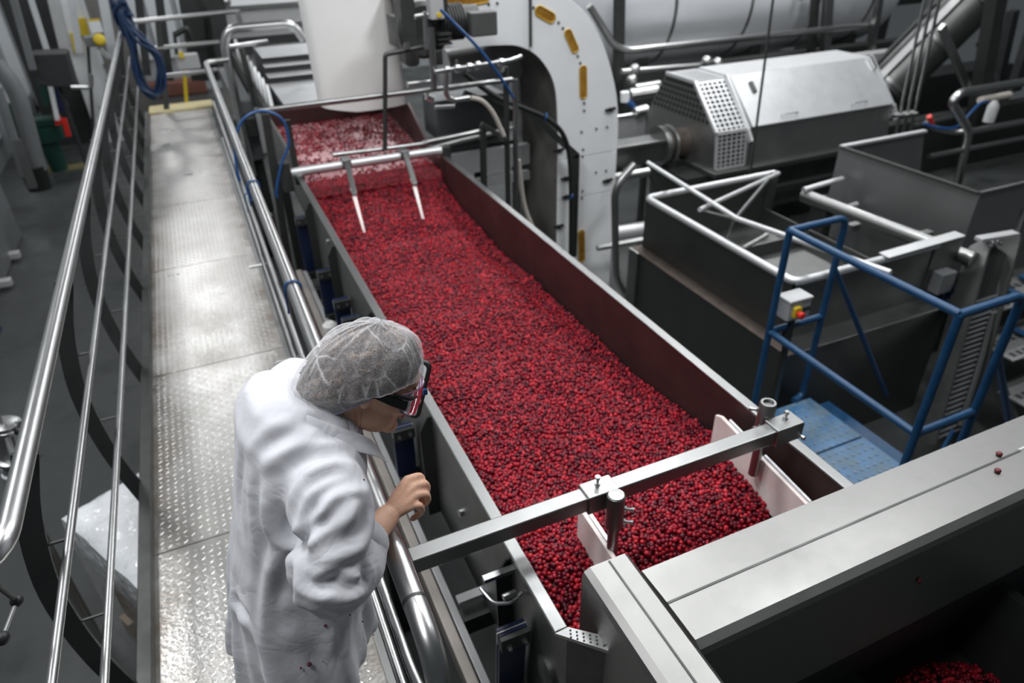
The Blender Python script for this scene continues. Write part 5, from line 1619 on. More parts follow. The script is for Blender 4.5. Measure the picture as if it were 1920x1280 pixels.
def fpt(a, b, zt):
    q = A + u_ * (0.84 * a - 0.02) + v_ * (1.02 * b - 0.02)
    bmp = 0.022 * noise.noise(V(q.x * 7, q.y * 7, zt * 5)) + 0.012 * noise.noise(V(q.x * 19, q.y * 19, zt * 15))
    return q, bmp


top_z = -0.34
for j in range(nv + 1):
    for i in range(nu + 1):
        a, b = i / nu, j / nv
        q, bm_ = fpt(a, b, 0)
        edge = min(a, 1 - a) * 0.84, min(b, 1 - b) * 1.02
        drop = 0.03 * max(0, 1 - min(edge) / 0.05) ** 2
        band = 0.018 * (math.exp(-((b - 0.28) / 0.03) ** 2) + math.exp(-((b - 0.62) / 0.03) ** 2))
        vs.append((q.x, q.y, top_z - drop + band + bm_))
fs = [(j * (nu + 1) + i, j * (nu + 1) + i + 1, (j + 1) * (nu + 1) + i + 1, (j + 1) * (nu + 1) + i) for j in range(nv) for i in range(nu)]
fm.add(vs, fs)
ring = [(i / nu, 0) for i in range(nu)] + [(1, j / nv) for j in range(nv)] + [(1 - i / nu, 1) for i in range(nu)] + [(0, 1 - j / nv) for j in range(nv)]
rv = []
for k in range(nz_ + 1):
    for a, b in ring:
        q, bm_ = fpt(a, b, k)
        ctr = A + u_ * 0.4 + v_ * 0.5
        d_ = (q - ctr).normalized()
        q = q + d_ * (bm_ * (0.0 if k == 0 else 1.0) + (0.012 if k else 0))
        zt = top_z - 0.03 - (0.92 * k / nz_) if k else None
        if k == 0:
            # weld visually to the top sheet edge
            zt = top_z - 0.03 + bm_
        rv.append((q.x, q.y, zt))
n_r = len(ring)
fm.add(rv, [(k * n_r + i, k * n_r + (i + 1) % n_r, (k + 1) * n_r + (i + 1) % n_r, (k + 1) * n_r + i) for k in range(nz_) for i in range(n_r)])
fm.build('film', film_material(), pw, angle=60)

# ------------------------------------------------------------------ valve and lever by the left railing, near
vl = thing('butterfly_valve', 'polished pipe valve with clamp rings at the left picture edge', 'valve', (-1.2, 3.1, 0.0))
VC = V((-1.168, 3.272, 0.250))
MB().cyl(VC + V(-0.10, 0.0, -0.5), VC + V(-0.02, 0.02, 0.02), 0.042, 18).build('pipe', M['tube'], vl)
ax = V(0.08, 0.02, 0.52).normalized()
for t_, r_ in ((-0.02, 0.075), (0.0, 0.07), (-0.20, 0.066), (-0.24, 0.06)):
    MB().lathe([(r_ - 0.015, 0), (r_, 0.005), (r_, 0.02), (r_ - 0.015, 0.026), (0, 0.026)], VC + ax * t_, ax, 20).build('clamp_ring', M['tube'], vl)
MB().lathe([(0.058, 0), (0.062, 0.01), (0.058, 0.02), (0, 0.02)], VC + ax * -0.27, ax, 20).build('white_gasket', M['white'], vl)
for t_ in (0.02, -0.19):
    MB().cyl(VC + ax * t_ + V(0.05, -0.02, 0), VC + ax * t_ + V(0.12, -0.04, 0.01), 0.008, 8).build('wing_bolt', M['tube'], vl)
    MB().ball(VC + ax * t_ + V(0.06, -0.05, -0.03), 0.022).build('black_nut', M['black'], vl)
MB().cyl(VC + V(0, 0, 0.03), VC + V(0, 0, 0.13), 0.008, 8).build('pin', M['tube'], vl)
MB().cyl((VC.x - 0.1, VC.y, FZ), (VC.x - 0.1, VC.y, -0.2), 0.045, 14).build('riser', M['tube'], vl)
lv = thing('ball_lever', 'steel lever with two black ball knobs at the end of the left handrail', 'lever', (-0.689, 1.440, 0.850))
K0, K1 = V((-0.676, 1.482, 0.860)), V((-0.702, 1.398, 0.840))
MB().cyl(K0, K1, 0.0045, 10).build('rod', M['tube'], lv)
MB().ball(K0, 0.015).build('knob', M['black'], lv)
MB().ball(K1, 0.017).build('knob', M['black'], lv)
MB().cyl(K0, (RX - 0.06, 1.405, 1.04), 0.006, 8).build('pivot', M['steel_dark'], lv)

# ------------------------------------------------------------------ the woman at the railing
pn = thing('person', 'person in white coat, hairnet and safety glasses leaning over the railing above the trough', 'person', (-0.08, 1.2, 0.0))


def remesh(mb, voxel, name, m, parent, smooth_it=6, fn=None, angle=180):
    """fuse overlapping closed shapes into one continuous surface"""
    tmp = bpy.data.meshes.new('tmp')
    tmp.from_pydata([tuple(v) for v in mb.v], [], mb.f)
    bm = bmesh.new()
    bm.from_mesh(tmp)
    bmesh.ops.recalc_face_normals(bm, faces=bm.faces)
    bm.to_mesh(tmp)
    bm.free()
    to = bpy.data.objects.new('tmp', tmp)
    COL.objects.link(to)
    md = to.modifiers.new('r', 'REMESH')
    md.mode = 'VOXEL'
    md.voxel_size = voxel
    md.adaptivity = 0
    if smooth_it:
        sm = to.modifiers.new('s', 'SMOOTH')
        sm.factor = 0.5
        sm.iterations = smooth_it
    dg = bpy.context.evaluated_depsgraph_get()
    me = bpy.data.meshes.new_from_object(to.evaluated_get(dg))
    bpy.data.objects.remove(to)
    bpy.data.meshes.remove(tmp)
    me.name = name
    if fn:
        fn(me)
    org = ORG[parent.name]
    n = len(me.vertices)
    co = np.empty(n * 3)
    me.vertices.foreach_get('co', co)
    co = (co.reshape(-1, 3) - np.array(org)).ravel()
    me.vertices.foreach_set('co', co)
    me.materials.clear()
    me.materials.append(m)
    me.shade_smooth()
    o = bpy.data.objects.new(name, me)
    COL.objects.link(o)
    o.parent = parent
    ORG[o.name] = org.copy()
    return o


def limb(mb, pts, rad, n=18, sub=6):
    """tapered round limb through the joints, closed with round ends"""
    p_ = spline(pts, sub)
    r_ = [v.x for v in spline([V(r, 0, 0) for r in rad], sub)]
    mb.tube(p_, r_, n)
    mb.ball(p_[0], r_[0] * 0.98, nu=n, nv=10)
    mb.ball(p_[-1], r_[-1] * 0.98, nu=n, nv=10)


# head frame: f forward, l her left, u up
HC = V(0.192, 1.197, 1.418)
hf = V(0.915, -0.056, -0.399).normalized()
hl = V(0, 0, 1).cross(hf).normalized()
hl = (hl - V(0, 0, 0.095)).normalized()
hu = hf.cross(hl).normalized()


def H(f, l, u):
    return HC + hf * f + hl * l + hu * u


def hball(mb, c, r, nu=20, nv=14, tilt=0.0):
    """ellipsoid aligned with the head frame"""
    t = MB().ball((0, 0, 0), r[0], r[1], r[2], nu, nv)
    ct, st_ = math.cos(tilt), math.sin(tilt)
    mb.add([H(c[0] + v[0] * ct - v[2] * st_, c[1] + v[1], c[2] + v[0] * st_ + v[2] * ct) for v in t.v], t.f)


skin = mat('skin', (0.80, 0.50, 0.355), 0.5, col2=(0.72, 0.41, 0.28), vscale=45, bump=0.12, bscale=240, sss=0.12, spec=0.35)
body = MB()
hball(body, (-0.012, 0, 0.034), (0.087, 0.070, 0.083), 28, 20)      # cranium
hball(body, (0.030, 0, -0.012), (0.062, 0.066, 0.075))              # face
hball(body, (0.024, 0, -0.062), (0.056, 0.053, 0.046), tilt=-0.3)   # jaw
hball(body, (0.066, 0, -0.094), (0.021, 0.023, 0.018))              # chin
hball(body, (0.074, 0, 0.030), (0.026, 0.052, 0.028))               # brow
for s in (-1, 1):
    hball(body, (0.056, 0.036 * s, -0.026), (0.030, 0.026, 0.024))  # cheekbone
    hball(body, (0.014, 0.050 * s, -0.055), (0.040, 0.014, 0.030))  # jaw angle
    hball(body, (-0.022, 0.069 * s, -0.002), (0.015, 0.008, 0.026), tilt=0.2)   # ear
    hball(body, (0.104, 0.0105 * s, -0.036), (0.009, 0.007, 0.007))  # nostril wing
for f, u, r in ((0.090, 0.010, 0.0085), (0.097, -0.004, 0.009), (0.105, -0.018, 0.010), (0.113, -0.031, 0.011)):
    hball(body, (f, 0, u), (r, r, r), 12, 9)                         # nose bridge and tip
hball(body, (0.088, 0, -0.054), (0.014, 0.020, 0.012))              # upper lip
hball(body, (0.090, 0, -0.0595), (0.0085, 0.019, 0.0045))
hball(body, (0.087, 0, -0.0685), (0.0085, 0.017, 0.0055))
# neck and trunk
limb(body, [H(-0.03, 0, -0.03), H(-0.045, 0, -0.09), (0.085, 1.21, 1.33)], [0.055, 0.054, 0.062])
limb(body, [(0.06, 1.21, 1.30), (0.01, 1.2, 1.12), (-0.05, 1.2, 0.95), (-0.07, 1.2, 0.86)], [0.10, 0.10, 0.105, 0.11], 22)
limb(body, [(0.045, 1.06, 1.315), (0.04, 1.2, 1.33), (0.045, 1.35, 1.315)], [0.05, 0.06, 0.05])
SHR, ELR, WRR = V(0.055, 1.02, 1.33), V((0.022, 0.930, 1.192)), V((0.164, 1.075, 1.154))
SHL, ELL, WRL = V(0.055, 1.385, 1.33), V(-0.02, 1.50, 1.10), V(0.18, 1.46, 1.19)
limb(body, [SHR, (SHR + ELR) / 2, ELR], [0.044, 0.044, 0.040])
limb(body, [ELR, ELR.lerp(WRR, 0.35), ELR.lerp(WRR, 0.8), WRR], [0.040, 0.039, 0.029, 0.026])
limb(body, [SHL, (SHL + ELL) / 2, ELL], [0.044, 0.044, 0.040])
limb(body, [ELL, ELL.lerp(WRL, 0.35), ELL.lerp(WRL, 0.8), WRL], [0.040, 0.039, 0.029, 0.026])
for y in (1.10, 1.30):
    limb(body, [(-0.07, y, 0.88), (-0.085, y, 0.48), (-0.11, y, 0.09)], [0.085, 0.055, 0.036])


def finger(mb, pts, r0, r1):
    limb(mb, pts, [r0 + (r1 - r0) * i / (len(pts) - 1) for i in range(len(pts))], 12, 4)


# right hand: loosely curled, back of the hand up
MI, MM, MR, MP = V((0.228, 1.128, 1.188)), V((0.235, 1.115, 1.176)), V((0.236, 1.102, 1.163)), V((0.221, 1.085, 1.151))
for a, ra in ((MI, 0.013), (MM, 0.0135), (MR, 0.013), (MP, 0.012)):
    limb(body, [WRR + (a - WRR) * 0.1, WRR + (a - WRR) * 0.55 + V(0, 0, 0.003), a], [0.017, 0.0145, ra * 0.84], 12, 4)
limb(body, [WRR.lerp(MM, 0.25), WRR.lerp(MR, 0.7)], [0.0185, 0.016])
PI_, PM, PR, PP = V((0.257, 1.132, 1.183)), V((0.263, 1.118, 1.170)), V((0.258, 1.102, 1.155)), V((0.238, 1.084, 1.146))
for a, b_, r in ((MI, PI_, 0.0098), (MM, PM, 0.0102), (MR, PR, 0.0098), (MP, PP, 0.0088)):
    d1 = b_ + V(0.002, 0.004, -0.026)
    d2 = d1 + V(-0.020, 0.002, -0.012)
    finger(body, [a, b_, d1, d2], r, r * 0.82)
TH = WRR.lerp(MI, 0.25) + V(0.0, 0.014, -0.012)
finger(body, [TH, TH + V(0.03, 0.022, -0.014), TH + V(0.062, 0.024, -0.02), TH + V(0.085, 0.014, -0.024)], 0.0135, 0.009)
# left hand round the lower part of the phone
PT_R, PB_R = V((0.365, 1.330, 1.331)), V((0.317, 1.330, 1.177))
pa = (PT_R - PB_R).normalized()
pw_dir = V(-0.80, 0.58, 0.12)
pw_dir = (pw_dir - pa * pw_dir.dot(pa)).normalized()
pn_dir = pa.cross(pw_dir).normalized()
if pn_dir.dot(V(-0.3, -1.4, 0.8)) < 0:
    pn_dir = -pn_dir
GR = PB_R + pw_dir * 0.062 + pa * 0.05 - pn_dir * 0.018
limb(body, [WRL, WRL.lerp(GR, 0.5), GR - pn_dir * 0.004], [0.024, 0.026, 0.02])
for k in range(4):
    o_ = PB_R + pw_dir * 0.05 + pa * (0.022 + 0.019 * k) - pn_dir * 0.018
    finger(body, [GR + pa * (0.012 * (k - 1.5)), o_ - pn_dir * 0.008, PB_R + pw_dir * 0.025 + pa * (0.022 + 0.019 * k) - pn_dir * 0.0125], 0.009, 0.0075)
finger(body, [GR + pw_dir * 0.01, PB_R + pw_dir * 0.082 + pa * 0.06, PB_R + pw_dir * 0.072 + pa * 0.075 + pn_dir * 0.012], 0.0115, 0.0085)
bd = remesh(body, 0.0034, 'body', skin, pn, 4)
bd['label'] = 'face, neck and bare hands'
lipm = mat('lips', (0.42, 0.14, 0.11), 0.4, sss=0.1)
bd.data.materials.append(lipm)
org = ORG[pn.name]
for p_ in bd.data.polygons:
    q = V(p_.center) + org - HC
    f, l, u = q.dot(hf), q.dot(hl), q.dot(hu)
    if f > 0.085 and abs(l) < 0.021 and -0.075 < u < -0.0535:
        p_.material_index = 1
# nails on the visible hand are tucked under; brows, lashes and eyes sit behind the glasses
hair_m = bpy.data.materials.new('dark_brown_hair')
hair_m.use_nodes = True
nt = hair_m.node_tree
p_ = nt.nodes['Principled BSDF']
tc = nt.nodes.new('ShaderNodeTexCoord')
mp = nt.nodes.new('ShaderNodeMapping')
mp.inputs['Rotation'].default_value = (0.3, 0.6, 0.4)
mp.inputs['Scale'].default_value = (16, 46, 34)
nt.links.new(tc.outputs['Object'], mp.inputs['Vector'])
nz = nt.nodes.new('ShaderNodeTexNoise')
nz.inputs['Scale'].default_value = 1.0
nz.inputs['Detail'].default_value = 6
nz.inputs['Distortion'].default_value = 2.2
nz.inputs['Roughness'].default_value = 0.72
nt.links.new(mp.outputs['Vector'], nz.inputs['Vector'])
cr = nt.nodes.new('ShaderNodeValToRGB')
e = cr.color_ramp.elements
e[0].position, e[0].color = 0.32, (0.010, 0.007, 0.006, 1)
e[1].position, e[1].color = 0.72, (0.42, 0.31, 0.23, 1)
q_ = e.new(0.52)
q_.color = (0.06, 0.04, 0.03, 1)
nt.links.new(nz.outputs['Fac'], cr.inputs['Fac'])
nt.links.new(cr.outputs['Color'], p_.inputs['Base Color'])
p_.inputs['Roughness'].default_value = 0.45
bp_ = nt.nodes.new('ShaderNodeBump')
bp_.inputs['Strength'].default_value = 0.8
bp_.inputs['Distance'].default_value = 0.006
nt.links.new(nz.outputs['Fac'], bp_.inputs['Height'])
nt.links.new(bp_.outputs['Normal'], p_.inputs['Normal'])


def rim_pt(a):
    """elastic edge of the hairnet: high on the brow, over the ears, low on the nape"""
    ca, sa = math.cos(a), math.sin(a)
    f = -0.004 + 0.094 * ca if ca > 0 else -0.004 + 0.108 * ca
    l = 0.0765 * sa
    u = 0.007 + 0.060 * ca if ca > 0 else 0.007 + 0.095 * ca
    return V(f, l, u)


def cap(scale, puff, nu, nv, rough, tuck=0.86, th_max=89):
    """bouffant dome ending on the rim"""
    vs, fs = [], []
    for j in range(nv + 1):
        t = j / nv
        for i in range(nu):
            a = 2 * PI * i / nu
            ca, sa = math.cos(a), math.sin(a)
            th = R(th_max) * min(1, t / tuck)
            rf = (0.108 if ca > 0 else 0.128) * scale
            c = V(-0.014, 0, 0.018)
            p = c + V(rf * math.sin(th) * ca, 0.098 * scale * math.sin(th) * sa, 0.113 * scale * math.cos(th))
            # the dome follows the sloping rim: lower at the nape
            p.z += (0.036 * ca - 0.004) * math.sin(th / R(th_max) * PI / 2) ** 2
            if ca < 0:
                p += V(-0.006, 0, -0.012) * (-ca) * math.sin(th)
            n_ = noise.noise(V(ca * 2.2 + 5, sa * 2.2, t * 3.0)) * puff
            n2 = noise.noise(V(ca * 6, sa * 6, t * 2.2 + 4)) * rough
            g_ = (1 if rough else 0) * 0.0016 * math.cos(a * 34 + 5 * noise.noise(V(ca * 2, sa * 2, 1))) * max(0, (t - 0.45) / 0.55)
            d_ = (p - c).normalized()
            p += d_ * (n_ + n2 + g_)
            if t > tuck:
                k = (t - tuck) / (1 - tuck)
                rp = rim_pt(a)
                if scale < 0.99:
                    rp = rp * 0.98
                p = p.lerp(rp, k * k * (3 - 2 * k))
            vs.append(H(p.x, p.y, p.z))
    for j in range(nv):
        for i in range(nu):
            k = j * nu
            fs.append((k + i, k + (i + 1) % nu, k + nu + (i + 1) % nu, k + nu + i))
    return vs, fs


vs, fs = cap(0.955, 0.005, 64, 26, 0.004)
hr = MB().add(vs, fs).build('hair', hair_m, pn, angle=180)
hr['label'] = 'dark brown hair gathered under the net'
# a few loose curved locks for relief and wisps at the nape
lk = MB()
for k in range(170):
    a0 = rng.uniform(0, 2 * PI)
    t0 = rng.uniform(0.15, 0.7)
    da, dt = rng.uniform(-0.5, 0.5), rng.uniform(0.1, 0.25)
    pts = []
    for i in range(5):
        a, t = a0 + da * i / 4, min(0.86, t0 + dt * i / 4)
        th = R(89) * t / 0.86
        ca, sa = math.cos(a), math.sin(a)
        rf = (0.108 if ca > 0 else 0.128) * 0.95
        p = V(-0.014, 0, 0.018) + V(rf * math.sin(th) * ca, 0.093 * math.sin(th) * sa, 0.106 * math.cos(th))
        p.z += (0.036 * ca - 0.004) * math.sin(th / R(89) * PI / 2) ** 2
        if ca < 0:
            p += V(-0.006, 0, -0.012) * (-ca) * math.sin(th)
        w_ = 0.004 * math.sin(i * 1.7 + k)
        pts.append(H(p.x + w_, p.y, p.z + 0.003 * math.sin(i * 2.1 + k)))
    lk.tube(spline(pts, 3), rng.uniform(0.0008, 0.0024), 5)
for k in range(4):
    a = H(-0.055 + 0.012 * k, -0.066, -0.045 + 0.003 * k)
    lk.tube(spline([a, a + hu * -0.03 + hf * rng.uniform(-.004, .008) - hl * 0.004, a + hu * -0.055 + hf * rng.uniform(-.01, .012) + hl * 0.004], 4), 0.0005, 4)
lk.build('loose_locks', hair_m, hr, angle=180)

# hairnet
net_m = bpy.data.materials.new('sheer_hairnet')
net_m.use_nodes = True
nt = net_m.node_tree
for n_ in list(nt.nodes):
    if n_.type != 'OUTPUT_MATERIAL':
        nt.nodes.remove(n_)
out = nt.nodes['Material Output']
df = nt.nodes.new('ShaderNodeBsdfDiffuse')
df.inputs['Color'].default_value = (0.86, 0.86, 0.88, 1)
tl_ = nt.nodes.new('ShaderNodeBsdfTranslucent')
tl_.inputs['Color'].default_value = (0.86, 0.86, 0.88, 1)
ad = nt.nodes.new('ShaderNodeMixShader')
ad.inputs['Fac'].default_value = 0.35
nt.links.new(df.outputs[0], ad.inputs[1])
nt.links.new(tl_.outputs[0], ad.inputs[2])
tp = nt.nodes.new('ShaderNodeBsdfTransparent')
mxs = nt.nodes.new('ShaderNodeMixShader')
tc = nt.nodes.new('ShaderNodeTexCoord')
fi = nt.nodes.new('ShaderNodeTexNoise')                 # matted fibres
fi.inputs['Scale'].default_value = 330
fi.inputs['Detail'].default_value = 5
fi.inputs['Distortion'].default_value = 2.5
nt.links.new(tc.outputs['Object'], fi.inputs['Vector'])
f1 = nt.nodes.new('ShaderNodeMapRange')
f1.inputs['From Min'].default_value = 0.42
f1.inputs['From Max'].default_value = 0.72
f1.inputs['To Min'].default_value = 0.05
f1.inputs['To Max'].default_value = 0.50
nt.links.new(fi.outputs['Fac'], f1.inputs['Value'])
cz = nt.nodes.new('ShaderNodeTexVoronoi')               # sharp creases, broken up by a coarse noise
cz.feature = 'DISTANCE_TO_EDGE'
cz.inputs['Scale'].default_value = 17
cwm = nt.nodes.new('ShaderNodeMapping')
cwm.inputs['Scale'].default_value = (1.0, 0.75, 0.6)
cwm.inputs['Rotation'].default_value = (0.5, 0.3, 0.2)
nt.links.new(tc.outputs['Object'], cwm.inputs['Vector'])
nt.links.new(cwm.outputs['Vector'], cz.inputs['Vector'])
cm = nt.nodes.new('ShaderNodeTexNoise')
cm.inputs['Scale'].default_value = 21
nt.links.new(tc.outputs['Object'], cm.inputs['Vector'])
cmr = nt.nodes.new('ShaderNodeMapRange')
cmr.inputs['From Min'].default_value = 0.42
cmr.inputs['From Max'].default_value = 0.62
nt.links.new(cm.outputs['Fac'], cmr.inputs['Value'])
c0 = nt.nodes.new('ShaderNodeMapRange')
c0.inputs['From Min'].default_value = 0.0
c0.inputs['From Max'].default_value = 0.045
c0.inputs['To Min'].default_value = 0.5
c0.inputs['To Max'].default_value = 0.0
nt.links.new(cz.outputs['Distance'], c0.inputs['Value'])
c1 = nt.nodes.new('ShaderNodeMath')
c1.operation = 'MULTIPLY'
nt.links.new(c0.outputs['Result'], c1.inputs[0])
nt.links.new(cmr.outputs['Result'], c1.inputs[1])
lw = nt.nodes.new('ShaderNodeLayerWeight')              # more fibres in the line of sight at the edge
lw.inputs['Blend'].default_value = 0.28
l1 = nt.nodes.new('ShaderNodeMath')
l1.operation = 'MULTIPLY'
l1.inputs[1].default_value = 0.55
nt.links.new(lw.outputs['Facing'], l1.inputs[0])
s1 = nt.nodes.new('ShaderNodeMath')
s1.operation = 'ADD'
nt.links.new(f1.outputs['Result'], s1.inputs[0])
nt.links.new(c1.outputs[0], s1.inputs[1])
s2 = nt.nodes.new('ShaderNodeMath')
s2.operation = 'ADD'
s2.use_clamp = True
nt.links.new(s1.outputs[0], s2.inputs[0])
nt.links.new(l1.outputs[0], s2.inputs[1])
nt.links.new(s2.outputs[0], mxs.inputs['Fac'])
nt.links.new(tp.outputs[0], mxs.inputs[1])
nt.links.new(ad.outputs[0], mxs.inputs[2])
nt.links.new(mxs.outputs[0], out.inputs['Surface'])
vs, fs = cap(1.035, 0.008, 140, 44, 0.006)
hn = MB().add(vs, fs).build('hairnet', net_m, pn, angle=180, recalc=False)
hn['label'] = 'sheer white crinkled hairnet'
el_ = [rim_pt(2 * PI * i / 90) for i in range(90)]
MB().tube([H(q.x * 1.01, q.y * 1.01, q.z + 0.0008 * math.sin(i * 2.4)) for i, q in enumerate(el_)], 0.0017, 6, closed=True).build('elastic_edge', mat('violet_elastic', (0.34, 0.33, 0.47), 0.6), hn)

# safety glasses
sg = MB()
lens_m = bpy.data.materials.new('clear_lens')
lens_m.use_nodes = True
nt = lens_m.node_tree
for n_ in list(nt.nodes):
    if n_.type != 'OUTPUT_MATERIAL':
        nt.nodes.remove(n_)
out = nt.nodes['Material Output']
gl = nt.nodes.new('ShaderNodeBsdfGlossy')
gl.inputs['Roughness'].default_value = 0.04
gl.inputs['Color'].default_value = (0.8, 0.72, 0.82, 1)
tp = nt.nodes.new('ShaderNodeBsdfTransparent')
tp.inputs['Color'].default_value = (0.90, 0.86, 0.88, 1)
fr_ = nt.nodes.new('ShaderNodeFresnel')
fr_.inputs['IOR'].default_value = 1.55
mxs = nt.nodes.new('ShaderNodeMixShader')
nt.links.new(fr_.outputs[0], mxs.inputs['Fac'])
nt.links.new(tp.outputs[0], mxs.inputs[1])
nt.links.new(gl.outputs[0], mxs.inputs[2])
nt.links.new(mxs.outputs[0], out.inputs['Surface'])
nu, nv = 40, 10
top_e, bot_e = [], []
vs = []


def lens_pt(s, v):
    """wrap-around shield: s across the face, v from the cheeks up to the brow"""
    a = s * R(78)
    f = 0.030 + 0.082 * math.cos(a) ** 0.8
    l = 0.078 * math.sin(a) / math.sin(R(78))
    nose_ = 0.020 * math.exp(-(s / 0.13) ** 2)
    u0 = -0.040 + nose_ + 0.022 * abs(s) ** 3
    u1 = 0.028 - 0.010 * abs(s) ** 3
    u = u0 + (u1 - u0) * v
    return H(f - 0.012 * (0.5 - v) * 0 + 0.010 * (v - 0.35) ** 2 * -1, l, u)


for th in (0, 1):
    for j in range(nv + 1):
        for i in range(nu + 1):
            q = lens_pt(-1 + 2 * i / nu, j / nv)
            vs.append(q + (q - H(0, 0, -0.005)).normalized() * (0.0018 * th))
W_ = nu + 1
o2 = W_ * (nv + 1)
fs = []
for j in range(nv):
    for i in range(nu):
        k = j * W_ + i
        fs.append((k, k + 1, k + W_ + 1, k + W_))
        fs.append((o2 + k, o2 + k + W_, o2 + k + W_ + 1, o2 + k + 1))
gs = bpy.data.objects.new('safety_glasses', None)
COL.objects.link(gs)
gs.parent = pn
ORG[gs.name] = ORG[pn.name].copy()
MB().add(vs, fs).build('lens', lens_m, gs, angle=180, recalc=False)
ed = mat('violet_lens_edge', (0.25, 0.13, 0.2), 0.15, spec=0.8)
loop = [lens_pt(-1 + 2 * i / nu, 0) for i in range(nu + 1)] + [lens_pt(1, j / nv) for j in range(1, nv)] + [lens_pt(1 - 2 * i / nu, 1) for i in range(nu + 1)] + [lens_pt(-1, 1 - j / nv) for j in range(1, nv)]
MB().tube([q + (q - H(0, 0, 0)).normalized() * 0.001 for q in loop], 0.0019, 6, closed=True).build('lens_edge', ed, gs)
for s in (-1, 1):
    b = MB()
    b.strip(spline([H(0.066, 0.0775 * s, -0.007), H(0.03, 0.080 * s, 0.003), H(-0.015, 0.080 * s, 0.017), H(-0.055, 0.076 * s, 0.018), H(-0.085, 0.068 * s, -0.008)], 4), 0.021, 0.006, hu)
    b.build('temple', M['black'], gs, bevel=0.002)
    b = MB()
    b.strip(spline([H(0.086, 0.060 * s, 0.010), H(0.066, 0.0775 * s, 0.011), H(0.03, 0.082 * s, 0.018)], 4), 0.007, 0.006, hu)
    b.build('hinge_bar', M['black'], gs, bevel=0.001)
eye_w = mat('eye_white', (0.75, 0.72, 0.68), 0.15)
for s in (-1, 1):
    ey = MB().ball(H(0.078, 0.031 * s, 0.0), 0.0118, nu=16, nv=12).build('eye', eye_w, pn)
    dgn = (hf * 0.9 - hu * 0.35).normalized()
    MB().ball(H(0.078, 0.031 * s, 0.0) + dgn * 0.0092, 0.0052, nu=12, nv=8).build('iris', mat('iris', (0.05, 0.03, 0.02), 0.1) if 'iris' not in bpy.data.materials else bpy.data.materials['iris'], ey)
    MB().strip(spline([H(0.096, 0.012 * s, 0.022), H(0.094, 0.028 * s, 0.027), H(0.080, 0.047 * s, 0.022)], 4), 0.006, 0.003, hu).build('eyebrow', hair_m, pn)

# coat
coat_mb = MB()


def ring(z, xb, xf, w, yc=1.205, tilt=0.0, n=40):
    out_ = []
    for k in range(n):
        a = 2 * PI * k / n
        c, s = math.cos(a), math.sin(a)
        x = (xb + xf) / 2 + (xf - xb) / 2 * math.copysign(abs(c) ** (0.85 if z > 0.9 else 1.0), c)
        y = yc + w * math.copysign(abs(s) ** (0.85 if z > 0.9 else 1.0), s)
        out_.append((x, y, z + tilt * (x - (xb + xf) / 2)))
    return out_


rings = [ring(0.50, -0.265, 0.085, 0.245), ring(0.64, -0.245, 0.092, 0.24), ring(0.80, -0.218, 0.10, 0.228), ring(0.96, -0.190, 0.105, 0.213), ring(1.10, -0.153, 0.118, 0.198),
         ring(1.22, -0.122, 0.145, 0.20, tilt=0.02), ring(1.31, -0.098, 0.158, 0.205, tilt=-0.10), ring(1.372, -0.078, 0.16, 0.175, tilt=-0.30), ring(1.415, -0.045, 0.145, 0.115, tilt=-0.42),
         ring(1.435, 0.0, 0.12, 0.07, tilt=-0.5)]
n_ = 40
vs = [q for r_ in rings for q in r_]
fs = [tuple(range(n_ - 1, -1, -1)), tuple((len(rings) - 1) * n_ + k for k in range(n_))]
for i in range(len(rings) - 1):
    for k in range(n_):
        fs.append((i * n_ + k, i * n_ + (k + 1) % n_, (i + 1) * n_ + (k + 1) % n_, (i + 1) * n_ + k))
coat_mb.add(vs, fs)
CUR = ELR.lerp(WRR, 0.60)
CUL = ELL.lerp(WRL, 0.72)
limb(coat_mb, [SHR + V(-0.01, 0.06, 0.005), SHR + V(0, -0.005, -0.02), (SHR + ELR) / 2 + V(0.005, -0.005, 0), ELR + V(-0.004, 0, 0.0), ELR + V(0.03, 0.02, -0.012), ELR.lerp(WRR, 0.38) + V(0, 0, -0.012), CUR],
     [0.062, 0.078, 0.072, 0.072, 0.068, 0.060, 0.046], 22, 5)
limb(coat_mb, [SHL + V(-0.01, -0.06, 0.005), SHL + V(0, 0.005, -0.02), (SHL + ELL) / 2, ELL, ELL.lerp(WRL, 0.4), CUL], [0.062, 0.076, 0.070, 0.066, 0.058, 0.046], 22, 5)

coat_m = bpy.data.materials.new('white_coat_cloth')
coat_m.use_nodes = True
nt = coat_m.node_tree
p_ = nt.nodes['Principled BSDF']
p_.inputs['Base Color'].default_value = (0.68, 0.685, 0.725, 1)
p_.inputs['Roughness'].default_value = 0.8
p_.inputs['Sheen Weight'].default_value = 0.15
p_.inputs['Alpha'].default_value = 0.82
tc = nt.nodes.new('ShaderNodeTexCoord')
nz = nt.nodes.new('ShaderNodeTexNoise')
nz.inputs['Scale'].default_value = 7
nz.inputs['Detail'].default_value = 3
nz.inputs['Distortion'].default_value = 0.8
nt.links.new(tc.outputs['Object'], nz.inputs['Vector'])
rd = nt.nodes.new('ShaderNodeMath')                      # creases: folded noise
rd.operation = 'SUBTRACT'
rd.inputs[1].default_value = 0.5
nt.links.new(nz.outputs['Fac'], rd.inputs[0])
ra = nt.nodes.new('ShaderNodeMath')
ra.operation = 'ABSOLUTE'
nt.links.new(rd.outputs[0], ra.inputs[0])
rp_ = nt.nodes.new('ShaderNodeMath')
rp_.operation = 'POWER'
rp_.inputs[1].default_value = 0.9
nt.links.new(ra.outputs[0], rp_.inputs[0])
n3 = nt.nodes.new('ShaderNodeTexNoise')
n3.inputs['Scale'].default_value = 45
n3.inputs['Detail'].default_value = 4
nt.links.new(tc.outputs['Object'], n3.inputs['Vector'])
n4 = nt.nodes.new('ShaderNodeMath')
n4.operation = 'MULTIPLY_ADD'
n4.inputs[1].default_value = 0.16
